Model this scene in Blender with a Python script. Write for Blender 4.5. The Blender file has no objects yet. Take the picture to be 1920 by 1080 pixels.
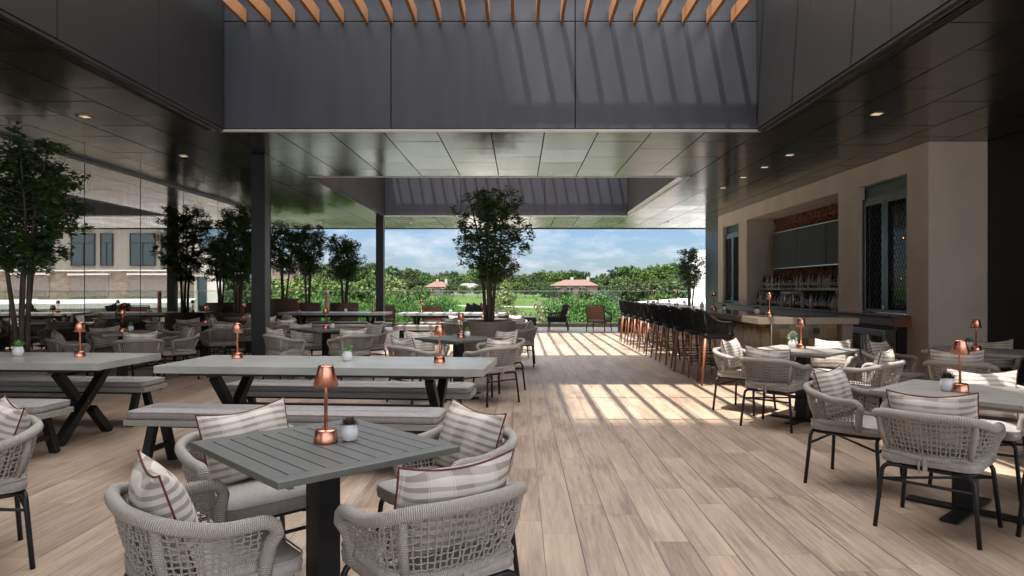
import bpy, bmesh, math, random
from mathutils import Vector, Matrix
from math import radians, sin, cos, pi, atan2, sqrt
random.seed(7)
sc = bpy.context.scene
COL = sc.collection
# ------------------------------------------------------------ camera, world, sun, exposure
CAMH = 1.39
cam = bpy.data.objects.new('camera', bpy.data.cameras.new('camera')); COL.objects.link(cam)
cam.location = (0, 0, CAMH); cam.rotation_euler = (radians(90), 0, 0)
cam.data.sensor_width = 36; cam.data.lens = 1300/1920*36
cam.data.shift_x = -14/1920; cam.data.shift_y = -1/1920
cam.data.clip_start = .05; cam.data.clip_end = 4000
sc.camera = cam
sc.view_settings.view_transform = 'Standard'; sc.view_settings.look = 'None'
sc.view_settings.gamma = 1; sc.view_settings.exposure = 1.52
SUN = Vector((.19, .17, -1)).normalized()           # direction the light travels
SUN_STRENGTH = 4.1; SKY_STRENGTH = .15
to_sun = -SUN
elev = math.asin(to_sun.z); azim = atan2(to_sun.x, to_sun.y)
w = bpy.data.worlds.new('World'); sc.world = w; w.use_nodes = True
nt = w.node_tree; nt.nodes.clear()
def N(t, k, **kw):
    n = t.nodes.new(k)
    for a, b in kw.items(): setattr(n, a, b)
    return n
out = N(nt, 'ShaderNodeOutputWorld'); bg = N(nt, 'ShaderNodeBackground'); bg.inputs['Strength'].default_value = SKY_STRENGTH
sky = N(nt, 'ShaderNodeTexSky', sky_type='NISHITA', sun_disc=False)
sky.sun_elevation = elev; sky.sun_rotation = azim; sky.air_density = 1.0; sky.dust_density = .6; sky.ozone_density = 2.0
tc = N(nt, 'ShaderNodeTexCoord'); sep = N(nt, 'ShaderNodeSeparateXYZ'); nt.links.new(tc.outputs['Generated'], sep.inputs[0])
def wm(op, a, b=None):
    m = N(nt, 'ShaderNodeMath', operation=op)
    for i, v in enumerate((a, b)):
        if v is None: continue
        if isinstance(v, (int, float)): m.inputs[i].default_value = v
        else: nt.links.new(v, m.inputs[i])
    return m.outputs[0]
zz = wm('ADD', wm('MAXIMUM', sep.outputs['Z'], 0), .30)
cmb = N(nt, 'ShaderNodeCombineXYZ')
nt.links.new(wm('DIVIDE', sep.outputs['X'], zz), cmb.inputs[0]); nt.links.new(wm('DIVIDE', sep.outputs['Y'], zz), cmb.inputs[1])
cn = N(nt, 'ShaderNodeTexNoise'); cn.inputs['Scale'].default_value = 3.6; cn.inputs['Detail'].default_value = 9; cn.inputs['Roughness'].default_value = .62
nt.links.new(cmb.outputs[0], cn.inputs['Vector'])
cr = N(nt, 'ShaderNodeValToRGB'); cr.color_ramp.elements[0].position = .46; cr.color_ramp.elements[1].position = .66
nt.links.new(cn.outputs['Fac'], cr.inputs[0])
# sky overhead raised towards bright white, added as fill for the interior
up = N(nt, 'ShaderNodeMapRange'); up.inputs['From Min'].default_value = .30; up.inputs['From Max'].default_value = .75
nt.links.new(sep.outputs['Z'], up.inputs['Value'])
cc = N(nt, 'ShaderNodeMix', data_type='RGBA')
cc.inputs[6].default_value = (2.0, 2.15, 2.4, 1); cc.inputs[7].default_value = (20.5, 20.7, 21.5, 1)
# added fill: unseen sky behind the terrace (away from the view) made brighter
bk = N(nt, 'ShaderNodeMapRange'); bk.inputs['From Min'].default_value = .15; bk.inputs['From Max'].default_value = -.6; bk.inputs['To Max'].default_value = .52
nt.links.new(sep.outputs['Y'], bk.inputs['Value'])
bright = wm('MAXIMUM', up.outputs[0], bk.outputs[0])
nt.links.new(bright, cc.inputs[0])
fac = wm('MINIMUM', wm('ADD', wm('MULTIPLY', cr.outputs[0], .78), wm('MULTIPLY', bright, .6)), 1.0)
tint = N(nt, 'ShaderNodeMix', data_type='RGBA', blend_type='MULTIPLY'); tint.inputs[0].default_value = 1
tint.inputs[7].default_value = (.205, .250, .33, 1)
nt.links.new(sky.outputs[0], tint.inputs[6])
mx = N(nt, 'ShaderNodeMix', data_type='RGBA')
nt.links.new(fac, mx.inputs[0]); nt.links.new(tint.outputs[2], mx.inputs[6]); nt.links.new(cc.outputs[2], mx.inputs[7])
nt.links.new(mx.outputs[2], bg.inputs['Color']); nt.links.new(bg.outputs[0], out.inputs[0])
sl = bpy.data.lights.new('sun', 'SUN'); sl.energy = SUN_STRENGTH; sl.angle = radians(.5); sl.color = (1, .955, .88)
so = bpy.data.objects.new('sun', sl); COL.objects.link(so)
so.rotation_euler = SUN.to_track_quat('-Z', 'Y').to_euler(); so.location = (0, 0, 80)

# ------------------------------------------------------------ materials
M = {}
def mat(name, col, rough=.6, metal=0, var=0, vscale=8, vstretch=(1, 1, 1), bump=0, bscale=60, bstretch=(1, 1, 1), spec=.5, emit=None, estr=0, island=0):
    m = bpy.data.materials.new(name); m.use_nodes = True; t = m.node_tree
    p = t.nodes['Principled BSDF']; p.inputs['Roughness'].default_value = rough; p.inputs['Metallic'].default_value = metal
    p.inputs['Base Color'].default_value = (*col, 1); p.inputs['Specular IOR Level'].default_value = spec
    if emit: p.inputs['Emission Color'].default_value = (*emit, 1); p.inputs['Emission Strength'].default_value = estr
    co = N(t, 'ShaderNodeTexCoord')
    src = None
    if var:
        mp = N(t, 'ShaderNodeMapping'); mp.inputs['Scale'].default_value = vstretch; t.links.new(co.outputs['Object'], mp.inputs[0])
        n = N(t, 'ShaderNodeTexNoise'); n.inputs['Scale'].default_value = vscale; n.inputs['Detail'].default_value = 6; t.links.new(mp.outputs[0], n.inputs['Vector'])
        r = N(t, 'ShaderNodeMapRange'); r.inputs['From Min'].default_value = .3; r.inputs['From Max'].default_value = .7
        r.inputs['To Min'].default_value = 1-var; r.inputs['To Max'].default_value = 1+var; t.links.new(n.outputs['Fac'], r.inputs[0])
        src = r.outputs[0]
    if island:
        g = N(t, 'ShaderNodeNewGeometry'); r2 = N(t, 'ShaderNodeMapRange'); r2.inputs['To Min'].default_value = 1-island; r2.inputs['To Max'].default_value = 1+island
        t.links.new(g.outputs['Random Per Island'], r2.inputs[0])
        if src:
            mm = N(t, 'ShaderNodeMath', operation='MULTIPLY'); t.links.new(src, mm.inputs[0]); t.links.new(r2.outputs[0], mm.inputs[1]); src = mm.outputs[0]
        else: src = r2.outputs[0]
    if src:
        v = N(t, 'ShaderNodeVectorMath', operation='SCALE'); v.inputs[0].default_value = col; t.links.new(src, v.inputs['Scale'])
        t.links.new(v.outputs[0], p.inputs['Base Color'])
    if bump:
        mp2 = N(t, 'ShaderNodeMapping'); mp2.inputs['Scale'].default_value = bstretch; t.links.new(co.outputs['Object'], mp2.inputs[0])
        n2 = N(t, 'ShaderNodeTexNoise'); n2.inputs['Scale'].default_value = bscale; n2.inputs['Detail'].default_value = 4; t.links.new(mp2.outputs[0], n2.inputs['Vector'])
        b = N(t, 'ShaderNodeBump'); b.inputs['Strength'].default_value = bump; b.inputs['Distance'].default_value = .01
        t.links.new(n2.outputs['Fac'], b.inputs['Height']); t.links.new(b.outputs[0], p.inputs['Normal'])
    M[name] = m; return m
mat('black_metal', (.008, .008, .009), .45, 0, var=.2, spec=.35)
mat('table_metal', (.098, .098, .090), .42, .0, var=.06, vscale=3, bump=.04, bscale=200)
mat('greige_top', (.27, .25, .222), .5, 0, var=.12, vscale=4, vstretch=(1, 8, 1))
mat('slab_top', (.31, .305, .28), .28, 0, var=.13, vscale=3.5, bump=.06, bscale=12)
mat('fabric', (.32, .292, .27), .95, 0, var=.10, vscale=50, bump=.35, bscale=420, spec=.2)
mat('bench_fabric', (.265, .243, .232), .95, 0, var=.10, vscale=30, bump=.35, bscale=300, spec=.2)
mat('dark_fabric', (.030, .031, .035), .9, 0, var=.15, vscale=40, bump=.2, bscale=300, spec=.2)
mat('cream_fabric', (.55, .50, .44), .95, 0, var=.08, vscale=30, bump=.2, bscale=300, spec=.2)
mat('red_piping', (.095, .018, .016), .8)
mat('copper', (.60, .27, .18), .27, 1, var=.05, vscale=30)
mat('ceramic', (.62, .62, .63), .35, 0, var=.06, vscale=60)
mat('soil', (.03, .02, .014), 1, bump=.6, bscale=60)
mat('leaf', (.058, .105, .030), .42, 0, island=.55)
mat('leaf_mid', (.05, .085, .02), .45, 0, island=.5)
mat('succulent_green', (.11, .26, .06), .5, 0, island=.35)
mat('succulent_dark', (.10, .07, .06), .5, 0, island=.4)
mat('succulent_pale', (.30, .36, .26), .5, 0, island=.3)
mat('bark', (.075, .055, .042), .9, 0, var=.35, vscale=25, vstretch=(1, 1, .2), bump=.6, bscale=40)
mat('slat_wood', (.38, .175, .068), .5, 0, var=.16, vscale=10, vstretch=(6, .5, 6))
mat('leg_wood', (.24, .085, .035), .4, 0, var=.22, vscale=18, vstretch=(3, 3, .4))
mat('bench_wood', (.235, .225, .20), .6, 0, var=.12, vscale=6, vstretch=(.6, 6, 6))
mat('planter_wood', (.19, .15, .12), .7, 0, var=.22, vscale=9, vstretch=(1, 1, 9), bump=.3, bscale=30)
mat('planter_brown', (.085, .05, .038), .7, 0, var=.22, vscale=9, vstretch=(1, 1, 9))
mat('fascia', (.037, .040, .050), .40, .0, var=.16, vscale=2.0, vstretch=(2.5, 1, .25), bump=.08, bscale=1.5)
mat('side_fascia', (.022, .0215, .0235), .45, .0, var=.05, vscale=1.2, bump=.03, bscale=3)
mat('groove', (.008, .008, .008), .9)
mat('light_trim', (.50, .49, .46), .35, .4)
mat('stucco', (.64, .575, .49), .9, 0, var=.08, vscale=1.5, bump=.35, bscale=60)
mat('black_wall', (.010, .010, .012), .6)
mat('dark_panel', (.035, .036, .04), .4, .4, var=.4, vscale=1.5)
mat('frame_steel', (.075, .082, .095), .28, .9, var=.2, vscale=5)
mat('green_steel', (.016, .028, .027), .4, .3)
mat('dark_glass', (.006, .006, .007), .08, 0)
mat('lattice', (.10, .10, .10), .4, .6)
mat('terracotta', (.30, .135, .07), .85, 0, var=.2, vscale=12)
mat('grey_panel', (.040, .042, .045), .6, 0, spec=.25)
mat('shelf_stone', (.20, .25, .20), .15, 0, var=.3, vscale=12)
mat('counter_dark', (.12, .095, .09), .14, 0, var=.2, vscale=20)
mat('bar_edge', (.235, .185, .13), .35, 0, var=.12, vscale=6, vstretch=(1, 1, 4))
mat('apron', (.20, .165, .15), .5, 0, var=.08)
mat('steel', (.50, .49, .47), .3, .9)
mat('rust', (.16, .06, .03), .6, 0, var=.2)
mat('bottle_clear', (.42, .43, .42), .08, 0, var=.1)
mat('bottle_green', (.015, .035, .015), .08, 0)
mat('bottle_amber', (.10, .035, .008), .08, 0)
mat('bottle_black', (.012, .010, .010), .1, 0)
mat('bottle_blue', (.03, .08, .13), .08, 0)
mat('label_paper', (.45, .40, .32), .7, 0, var=.3, vscale=60)
mat('cap', (.25, .17, .10), .35, .7)
mat('curb_stone', (.30, .27, .23), .8, 0, var=.08)
mat('brown_leather', (.13, .065, .035), .5, 0, var=.15, vscale=12)
mat('dark_wood', (.035, .022, .016), .45)
mat('curtain', (.13, .10, .085), .9, 0, var=.25, vscale=14, vstretch=(1, 1, .02))
mat('interior_dark', (.012, .010, .009), .8)
mat('amber_glow', (.9, .35, .06), .5, emit=(1, .30, .06), estr=1.0)
mat('downlight_lens', (.9, .8, .65), .5, emit=(1, .78, .5), estr=.2)
mat('white_wall', (.62, .60, .55), .85, 0, var=.04)
mat('cream_wall', (.30, .28, .24), .9, 0, var=.08, vscale=.4)
mat('stone_wall', (.24, .20, .165), .9, 0, var=.28, vscale=1.5, vstretch=(1, 1, 3))
mat('white_roof', (.42, .42, .41), .7, 0, var=.05, vscale=.3)
mat('roof_tile', (.085, .042, .030), .9, 0, var=.15, vscale=1)
mat('grey_roof', (.085, .08, .08), .9, 0, var=.15, vscale=1)
mat('house_wall', (.17, .125, .095), .9, 0, var=.1, vscale=.5)
mat('house_glass', (.02, .03, .04), .15)
mat('window_glass', (.035, .055, .065), .1)
mat('blind', (.25, .22, .20), .8, 0, var=.2, vscale=3, vstretch=(1, 1, 12))
mat('tower', (.20, .19, .18), .8)  # plain grey of the added tower that blocks the sun
mat('far_trunk', (.05, .04, .03), .9)
mat('pink_glass', (.42, .20, .18), .15)
mat('path_pale', (.38, .35, .30), .9)

def tree_mat(name, cols):
    m = bpy.data.materials.new(name); m.use_nodes = True; t = m.node_tree; p = t.nodes['Principled BSDF']; p.inputs['Roughness'].default_value = .75
    p.inputs['Specular IOR Level'].default_value = .2
    oi = N(t, 'ShaderNodeObjectInfo'); g = N(t, 'ShaderNodeNewGeometry'); r = N(t, 'ShaderNodeValToRGB'); r.color_ramp.interpolation = 'LINEAR'
    for i in range(len(cols)-2): r.color_ramp.elements.new((i+1)/(len(cols)-1))
    for e, c in zip(r.color_ramp.elements, cols): e.color = (*c, 1)
    t.links.new(oi.outputs['Random'], r.inputs[0])
    rr = N(t, 'ShaderNodeMapRange'); rr.inputs['To Min'].default_value = .85; rr.inputs['To Max'].default_value = 1.15
    t.links.new(g.outputs['Random Per Island'], rr.inputs[0])
    co = N(t, 'ShaderNodeTexCoord'); nn = N(t, 'ShaderNodeTexNoise'); nn.inputs['Scale'].default_value = .9; nn.inputs['Detail'].default_value = 3; t.links.new(co.outputs['Object'], nn.inputs['Vector'])
    r3 = N(t, 'ShaderNodeMapRange'); r3.inputs['From Min'].default_value = .3; r3.inputs['From Max'].default_value = .7; r3.inputs['To Min'].default_value = .55; r3.inputs['To Max'].default_value = 1.45; t.links.new(nn.outputs['Fac'], r3.inputs[0])
    m3 = N(t, 'ShaderNodeMath', operation='MULTIPLY'); t.links.new(rr.outputs[0], m3.inputs[0]); t.links.new(r3.outputs[0], m3.inputs[1])
    v = N(t, 'ShaderNodeVectorMath', operation='SCALE'); t.links.new(r.outputs[0], v.inputs[0]); t.links.new(m3.outputs[0], v.inputs['Scale'])
    t.links.new(v.outputs[0], p.inputs['Base Color']); M[name] = m
tree_mat('far_leaf', [(.016, .034, .012), (.022, .045, .012), (.038, .072, .014), (.060, .095, .018), (.030, .048, .014), (.046, .062, .020)])
tree_mat('pale_leaf', [(.10, .13, .035), (.12, .15, .05)])
tree_mat('bush_leaf', [(.035, .085, .014), (.055, .115, .02), (.045, .09, .02)])
tree_mat('bare_leaf', [(.11, .085, .05), (.12, .09, .06)])

def glass_mat(name, tint, refl, minr=0.0):
    m = bpy.data.materials.new(name); m.use_nodes = True; t = m.node_tree; t.nodes.clear()
    o = N(t, 'ShaderNodeOutputMaterial'); tr = N(t, 'ShaderNodeBsdfTransparent'); tr.inputs[0].default_value = (*tint, 1)
    gl = N(t, 'ShaderNodeBsdfGlossy'); gl.inputs['Roughness'].default_value = .01; gl.inputs['Color'].default_value = (.93, .9, .87, 1)
    lw = N(t, 'ShaderNodeFresnel'); lw.inputs[0].default_value = 1.5
    a = N(t, 'ShaderNodeMath', operation='MULTIPLY_ADD'); a.inputs[1].default_value = refl; a.inputs[2].default_value = minr; t.links.new(lw.outputs[0], a.inputs[0])
    c = N(t, 'ShaderNodeClamp'); t.links.new(a.outputs[0], c.inputs[0])
    mx = N(t, 'ShaderNodeMixShader'); t.links.new(c.outputs[0], mx.inputs[0]); t.links.new(tr.outputs[0], mx.inputs[1]); t.links.new(gl.outputs[0], mx.inputs[2])
    t.links.new(mx.outputs[0], o.inputs[0]); M[name] = m
glass_mat('wall_glass', (.42, .39, .36), 1.2, .38)
glass_mat('rail_glass', (.88, .94, .91), .28, .0)
glass_mat('fridge_glass', (.35, .36, .36), 1.0, .08)

def rope_mat(name, col, pitch=.0065):
    m = bpy.data.materials.new(name); m.use_nodes = True; t = m.node_tree; p = t.nodes['Principled BSDF']; p.inputs['Roughness'].default_value = .85
    p.inputs['Specular IOR Level'].default_value = .25
    uv = N(t, 'ShaderNodeUVMap'); s = N(t, 'ShaderNodeSeparateXYZ'); t.links.new(uv.outputs[0], s.inputs[0])
    a = N(t, 'ShaderNodeMath', operation='MULTIPLY'); a.inputs[1].default_value = 2*pi/pitch; t.links.new(s.outputs[1], a.inputs[0])
    b = N(t, 'ShaderNodeMath', operation='MULTIPLY_ADD'); b.inputs[1].default_value = 2*pi; t.links.new(s.outputs[0], b.inputs[0]); t.links.new(a.outputs[0], b.inputs[2])
    c = N(t, 'ShaderNodeMath', operation='SINE'); t.links.new(b.outputs[0], c.inputs[0])
    r = N(t, 'ShaderNodeMapRange'); r.inputs['From Min'].default_value = -1; r.inputs['To Min'].default_value = .68; r.inputs['To Max'].default_value = 1.08
    t.links.new(c.outputs[0], r.inputs[0])
    co = N(t, 'ShaderNodeTexCoord'); n = N(t, 'ShaderNodeTexNoise'); n.inputs['Scale'].default_value = 160; t.links.new(co.outputs['Object'], n.inputs['Vector'])
    rn = N(t, 'ShaderNodeMapRange'); rn.inputs['To Min'].default_value = .75; rn.inputs['To Max'].default_value = 1.25; t.links.new(n.outputs['Fac'], rn.inputs[0])
    mm = N(t, 'ShaderNodeMath', operation='MULTIPLY'); t.links.new(r.outputs[0], mm.inputs[0]); t.links.new(rn.outputs[0], mm.inputs[1])
    v = N(t, 'ShaderNodeVectorMath', operation='SCALE'); v.inputs[0].default_value = col; t.links.new(mm.outputs[0], v.inputs['Scale'])
    t.links.new(v.outputs[0], p.inputs['Base Color'])
    bp = N(t, 'ShaderNodeBump'); bp.inputs['Strength'].default_value = .8; bp.inputs['Distance'].default_value = .003
    t.links.new(c.outputs[0], bp.inputs['Height']); t.links.new(bp.outputs[0], p.inputs['Normal']); M[name] = m
rope_mat('rope', (.46, .415, .37))
rope_mat('black_rope', (.028, .028, .031))

def grid_math(t):
    def mt(op, a, b=None, c=None):
        m = N(t, 'ShaderNodeMath', operation=op)
        for i, v in enumerate((a, b, c)):
            if v is None: continue
            if isinstance(v, (int, float)): m.inputs[i].default_value = v
            else: t.links.new(v, m.inputs[i])
        return m.outputs[0]
    return mt
def pillow_mat():
    m = bpy.data.materials.new('plaid'); m.use_nodes = True; t = m.node_tree; p = t.nodes['Principled BSDF']; p.inputs['Roughness'].default_value = .95
    p.inputs['Specular IOR Level'].default_value = .15; mt = grid_math(t)
    co = N(t, 'ShaderNodeTexCoord'); s = N(t, 'ShaderNodeSeparateXYZ'); t.links.new(co.outputs['Object'], s.inputs[0])
    def band(v, period, duty, off=0):
        f = mt('FRACT', mt('ADD', mt('DIVIDE', v, period), off+10)); return mt('LESS_THAN', f, duty)
    wz = mt('ADD', s.outputs['Z'], mt('MULTIPLY', mt('SINE', mt('MULTIPLY', s.outputs['X'], 16.0)), .0035))
    sn = N(t, 'ShaderNodeTexNoise'); sn.inputs['Scale'].default_value = 14; sv = N(t, 'ShaderNodeCombineXYZ'); t.links.new(mt('MULTIPLY', s.outputs['X'], .25), sv.inputs[0]); t.links.new(wz, sv.inputs[2]); t.links.new(sv.outputs[0], sn.inputs['Vector'])
    f0 = mt('FRACT', mt('ADD', mt('DIVIDE', wz, .034), 10.0)); st = mt('LESS_THAN', f0, mt('ADD', .12, mt('MULTIPLY', sn.outputs['Fac'], .62)))
    vt = band(s.outputs['X'], .17, .42, .2)
    red = mt('MAXIMUM', band(s.outputs['X'], .085, .02, .5), 0)
    c1 = N(t, 'ShaderNodeMix', data_type='RGBA'); c1.inputs[6].default_value = (.56, .51, .45, 1); c1.inputs[7].default_value = (.49, .445, .39, 1); t.links.new(vt, c1.inputs[0])
    c2 = N(t, 'ShaderNodeMix', data_type='RGBA'); c2.inputs[7].default_value = (.26, .232, .195, 1); t.links.new(mt('MULTIPLY', st, mt('ADD', .60, mt('MULTIPLY', vt, .35))), c2.inputs[0]); t.links.new(c1.outputs[2], c2.inputs[6])
    c3 = N(t, 'ShaderNodeMix', data_type='RGBA'); c3.inputs[7].default_value = (.26, .10, .08, 1); t.links.new(mt('MULTIPLY', red, .55), c3.inputs[0]); t.links.new(c2.outputs[2], c3.inputs[6])
    t.links.new(c3.outputs[2], p.inputs['Base Color'])
    n = N(t, 'ShaderNodeTexNoise'); n.inputs['Scale'].default_value = 380; t.links.new(co.outputs['Object'], n.inputs['Vector'])
    n3 = N(t, 'ShaderNodeTexNoise'); n3.inputs['Scale'].default_value = 9; t.links.new(co.outputs['Object'], n3.inputs['Vector'])
    b = N(t, 'ShaderNodeBump'); b.inputs['Strength'].default_value = .3; b.inputs['Distance'].default_value = .01
    t.links.new(mt('ADD', n.outputs['Fac'], mt('MULTIPLY', n3.outputs['Fac'], 2.5)), b.inputs['Height']); t.links.new(b.outputs[0], p.inputs['Normal']); M['plaid'] = m
pillow_mat()
def plank_mat():
    m = bpy.data.materials.new('floor_planks'); m.use_nodes = True; t = m.node_tree; p = t.nodes['Principled BSDF']; mt = grid_math(t)
    co = N(t, 'ShaderNodeTexCoord'); s = N(t, 'ShaderNodeSeparateXYZ'); t.links.new(co.outputs['Object'], s.inputs[0])
    W, L = .20, 1.2
    xr = mt('DIVIDE', mt('ADD', s.outputs['X'], 100.07), W); row = mt('FLOOR', xr); fx = mt('FRACT', xr)
    wn = N(t, 'ShaderNodeTexWhiteNoise', noise_dimensions='1D'); t.links.new(row, wn.inputs['W'])
    yr = mt('ADD', mt('DIVIDE', mt('ADD', s.outputs['Y'], 100), L), wn.outputs['Value']); colr = mt('FLOOR', yr); fy = mt('FRACT', yr)
    cb = N(t, 'ShaderNodeCombineXYZ'); t.links.new(row, cb.inputs[0]); t.links.new(colr, cb.inputs[1])
    w2 = N(t, 'ShaderNodeTexWhiteNoise', noise_dimensions='2D'); t.links.new(cb.outputs[0], w2.inputs['Vector'])
    # joints
    ex = mt('MULTIPLY', mt('MINIMUM', fx, mt('SUBTRACT', 1.0, fx)), W); ey = mt('MULTIPLY', mt('MINIMUM', fy, mt('SUBTRACT', 1.0, fy)), L)
    joint = mt('MAXIMUM', mt('LESS_THAN', ex, mt('MULTIPLY', mt('ADD', wn.outputs['Value'], .25), .0030)), mt('MULTIPLY', mt('LESS_THAN', ey, .0016), .6))
    # grain, shifted per plank
    off = mt('MULTIPLY', w2.outputs['Value'], 37.0)
    gv = N(t, 'ShaderNodeCombineXYZ'); t.links.new(mt('MULTIPLY', s.outputs['X'], 34.0), gv.inputs[0]); t.links.new(mt('MULTIPLY', s.outputs['Y'], 1.6), gv.inputs[1]); t.links.new(off, gv.inputs[2])
    g1 = N(t, 'ShaderNodeTexNoise'); g1.inputs['Scale'].default_value = 1; g1.inputs['Detail'].default_value = 7; g1.inputs['Roughness'].default_value = .65; g1.inputs['Distortion'].default_value = 1.3; t.links.new(gv.outputs[0], g1.inputs['Vector'])
    gv2 = N(t, 'ShaderNodeCombineXYZ'); t.links.new(mt('MULTIPLY', s.outputs['X'], 3.5), gv2.inputs[0]); t.links.new(mt('MULTIPLY', s.outputs['Y'], .9), gv2.inputs[1]); t.links.new(off, gv2.inputs[2])
    g2 = N(t, 'ShaderNodeTexNoise'); g2.inputs['Scale'].default_value = 1; g2.inputs['Detail'].default_value = 3; t.links.new(gv2.outputs[0], g2.inputs['Vector'])
    tone = mt('ADD', mt('ADD', mt('MULTIPLY', mt('SUBTRACT', w2.outputs['Value'], .5), .16), mt('MULTIPLY', mt('SUBTRACT', g1.outputs['Fac'], .5), 1.05)), mt('ADD', .5, mt('MULTIPLY', mt('SUBTRACT', g2.outputs['Fac'], .5), .8)))
    r = N(t, 'ShaderNodeValToRGB'); r.color_ramp.elements[0].position = .12; r.color_ramp.elements[0].color = (.13, .096, .072, 1)
    r.color_ramp.elements[1].position = .9; r.color_ramp.elements[1].color = (.46, .36, .268, 1)
    e2 = r.color_ramp.elements.new(.5); e2.color = (.32, .24, .174, 1)
    t.links.new(tone, r.inputs[0])
    w3 = N(t, 'ShaderNodeTexWhiteNoise', noise_dimensions='2D'); vs_ = N(t, 'ShaderNodeVectorMath', operation='ADD'); vs_.inputs[1].default_value = (31.7, 12.3, 0); t.links.new(cb.outputs[0], vs_.inputs[0]); t.links.new(vs_.outputs[0], w3.inputs['Vector'])
    hm = N(t, 'ShaderNodeMix', data_type='RGBA', blend_type='MULTIPLY'); hm.inputs[7].default_value = (1.12, .93, .74, 1)
    t.links.new(mt('MULTIPLY', mt('MULTIPLY', w3.outputs['Value'], mt('ADD', g2.outputs['Fac'], .2)), .26), hm.inputs[0]); t.links.new(r.outputs[0], hm.inputs[6])
    jm = N(t, 'ShaderNodeMix', data_type='RGBA'); jm.inputs[7].default_value = (.075, .058, .046, 1); t.links.new(joint, jm.inputs[0]); t.links.new(hm.outputs[2], jm.inputs[6])
    t.links.new(jm.outputs[2], p.inputs['Base Color'])
    rr = mt('ADD', mt('MULTIPLY', g2.outputs['Fac'], .18), .36); t.links.new(rr, p.inputs['Roughness']); p.inputs['Specular IOR Level'].default_value = .5
    b = N(t, 'ShaderNodeBump'); b.inputs['Strength'].default_value = .35; b.inputs['Distance'].default_value = .004
    t.links.new(mt('SUBTRACT', mt('MULTIPLY', g1.outputs['Fac'], .5), joint), b.inputs['Height']); t.links.new(b.outputs[0], p.inputs['Normal']); M['floor_planks'] = m
plank_mat()
def ceil_mat():
    m = bpy.data.materials.new('ceiling_metal'); m.use_nodes = True; t = m.node_tree; p = t.nodes['Principled BSDF']
    p.inputs['Base Color'].default_value = (.022, .021, .020, 1); p.inputs['IOR'].default_value = 2.7; p.inputs['Specular Tint'].default_value = (1, .97, .93, 1)
    g = N(t, 'ShaderNodeNewGeometry'); mt = grid_math(t)
    t.links.new(mt('ADD', .16, mt('MULTIPLY', g.outputs['Random Per Island'], .06)), p.inputs['Roughness'])
    co = N(t, 'ShaderNodeTexCoord'); n = N(t, 'ShaderNodeTexNoise'); n.inputs['Scale'].default_value = 1.6; n.inputs['Detail'].default_value = 2; t.links.new(co.outputs['Object'], n.inputs['Vector'])
    b = N(t, 'ShaderNodeBump'); b.inputs['Strength'].default_value = .25; b.inputs['Distance'].default_value = .02
    t.links.new(n.outputs['Fac'], b.inputs['Height']); t.links.new(b.outputs[0], p.inputs['Normal']); M['ceiling_metal'] = m
ceil_mat()
def tile_mat():
    m = bpy.data.materials.new('bar_tile'); m.use_nodes = True; t = m.node_tree; p = t.nodes['Principled BSDF']; mt = grid_math(t)
    co = N(t, 'ShaderNodeTexCoord'); s = N(t, 'ShaderNodeSeparateXYZ'); t.links.new(co.outputs['Object'], s.inputs[0])
    a = mt('DIVIDE', mt('ADD', mt('ADD', s.outputs['X'], s.outputs['Y']), 50), .13); b = mt('DIVIDE', mt('ADD', s.outputs['Z'], 50), .13)
    cb = N(t, 'ShaderNodeCombineXYZ'); t.links.new(mt('FLOOR', a), cb.inputs[0]); t.links.new(mt('FLOOR', b), cb.inputs[1])
    wn = N(t, 'ShaderNodeTexWhiteNoise', noise_dimensions='2D'); t.links.new(cb.outputs[0], wn.inputs['Vector'])
    r = N(t, 'ShaderNodeValToRGB'); r.color_ramp.elements[0].color = (.07, .048, .016, 1); r.color_ramp.elements[1].color = (.21, .15, .055, 1); t.links.new(wn.outputs['Value'], r.inputs[0])
    fa = mt('FRACT', a); fb = mt('FRACT', b)
    e = mt('MINIMUM', mt('MINIMUM', fa, mt('SUBTRACT', 1.0, fa)), mt('MINIMUM', fb, mt('SUBTRACT', 1.0, fb))); j = mt('LESS_THAN', e, .015)
    jm = N(t, 'ShaderNodeMix', data_type='RGBA'); jm.inputs[7].default_value = (.05, .04, .03, 1); t.links.new(j, jm.inputs[0]); t.links.new(r.outputs[0], jm.inputs[6])
    t.links.new(jm.outputs[2], p.inputs['Base Color']); p.inputs['Roughness'].default_value = .22; M['bar_tile'] = m
tile_mat()
def ground_mat():
    m = bpy.data.materials.new('lawn'); m.use_nodes = True; t = m.node_tree; p = t.nodes['Principled BSDF']; p.inputs['Roughness'].default_value = 1; p.inputs['Specular IOR Level'].default_value = 0
    co = N(t, 'ShaderNodeTexCoord'); n = N(t, 'ShaderNodeTexNoise'); n.inputs['Scale'].default_value = .06; n.inputs['Detail'].default_value = 12; n.inputs['Roughness'].default_value = .7; t.links.new(co.outputs['Object'], n.inputs['Vector'])
    r = N(t, 'ShaderNodeValToRGB'); r.color_ramp.elements[0].position = .3; r.color_ramp.elements[0].color = (.036, .058, .018, 1); r.color_ramp.elements[1].position = .7; r.color_ramp.elements[1].color = (.060, .082, .026, 1)
    t.links.new(n.outputs['Fac'], r.inputs[0]); t.links.new(r.outputs[0], p.inputs['Base Color']); M['lawn'] = m
ground_mat()

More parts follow.
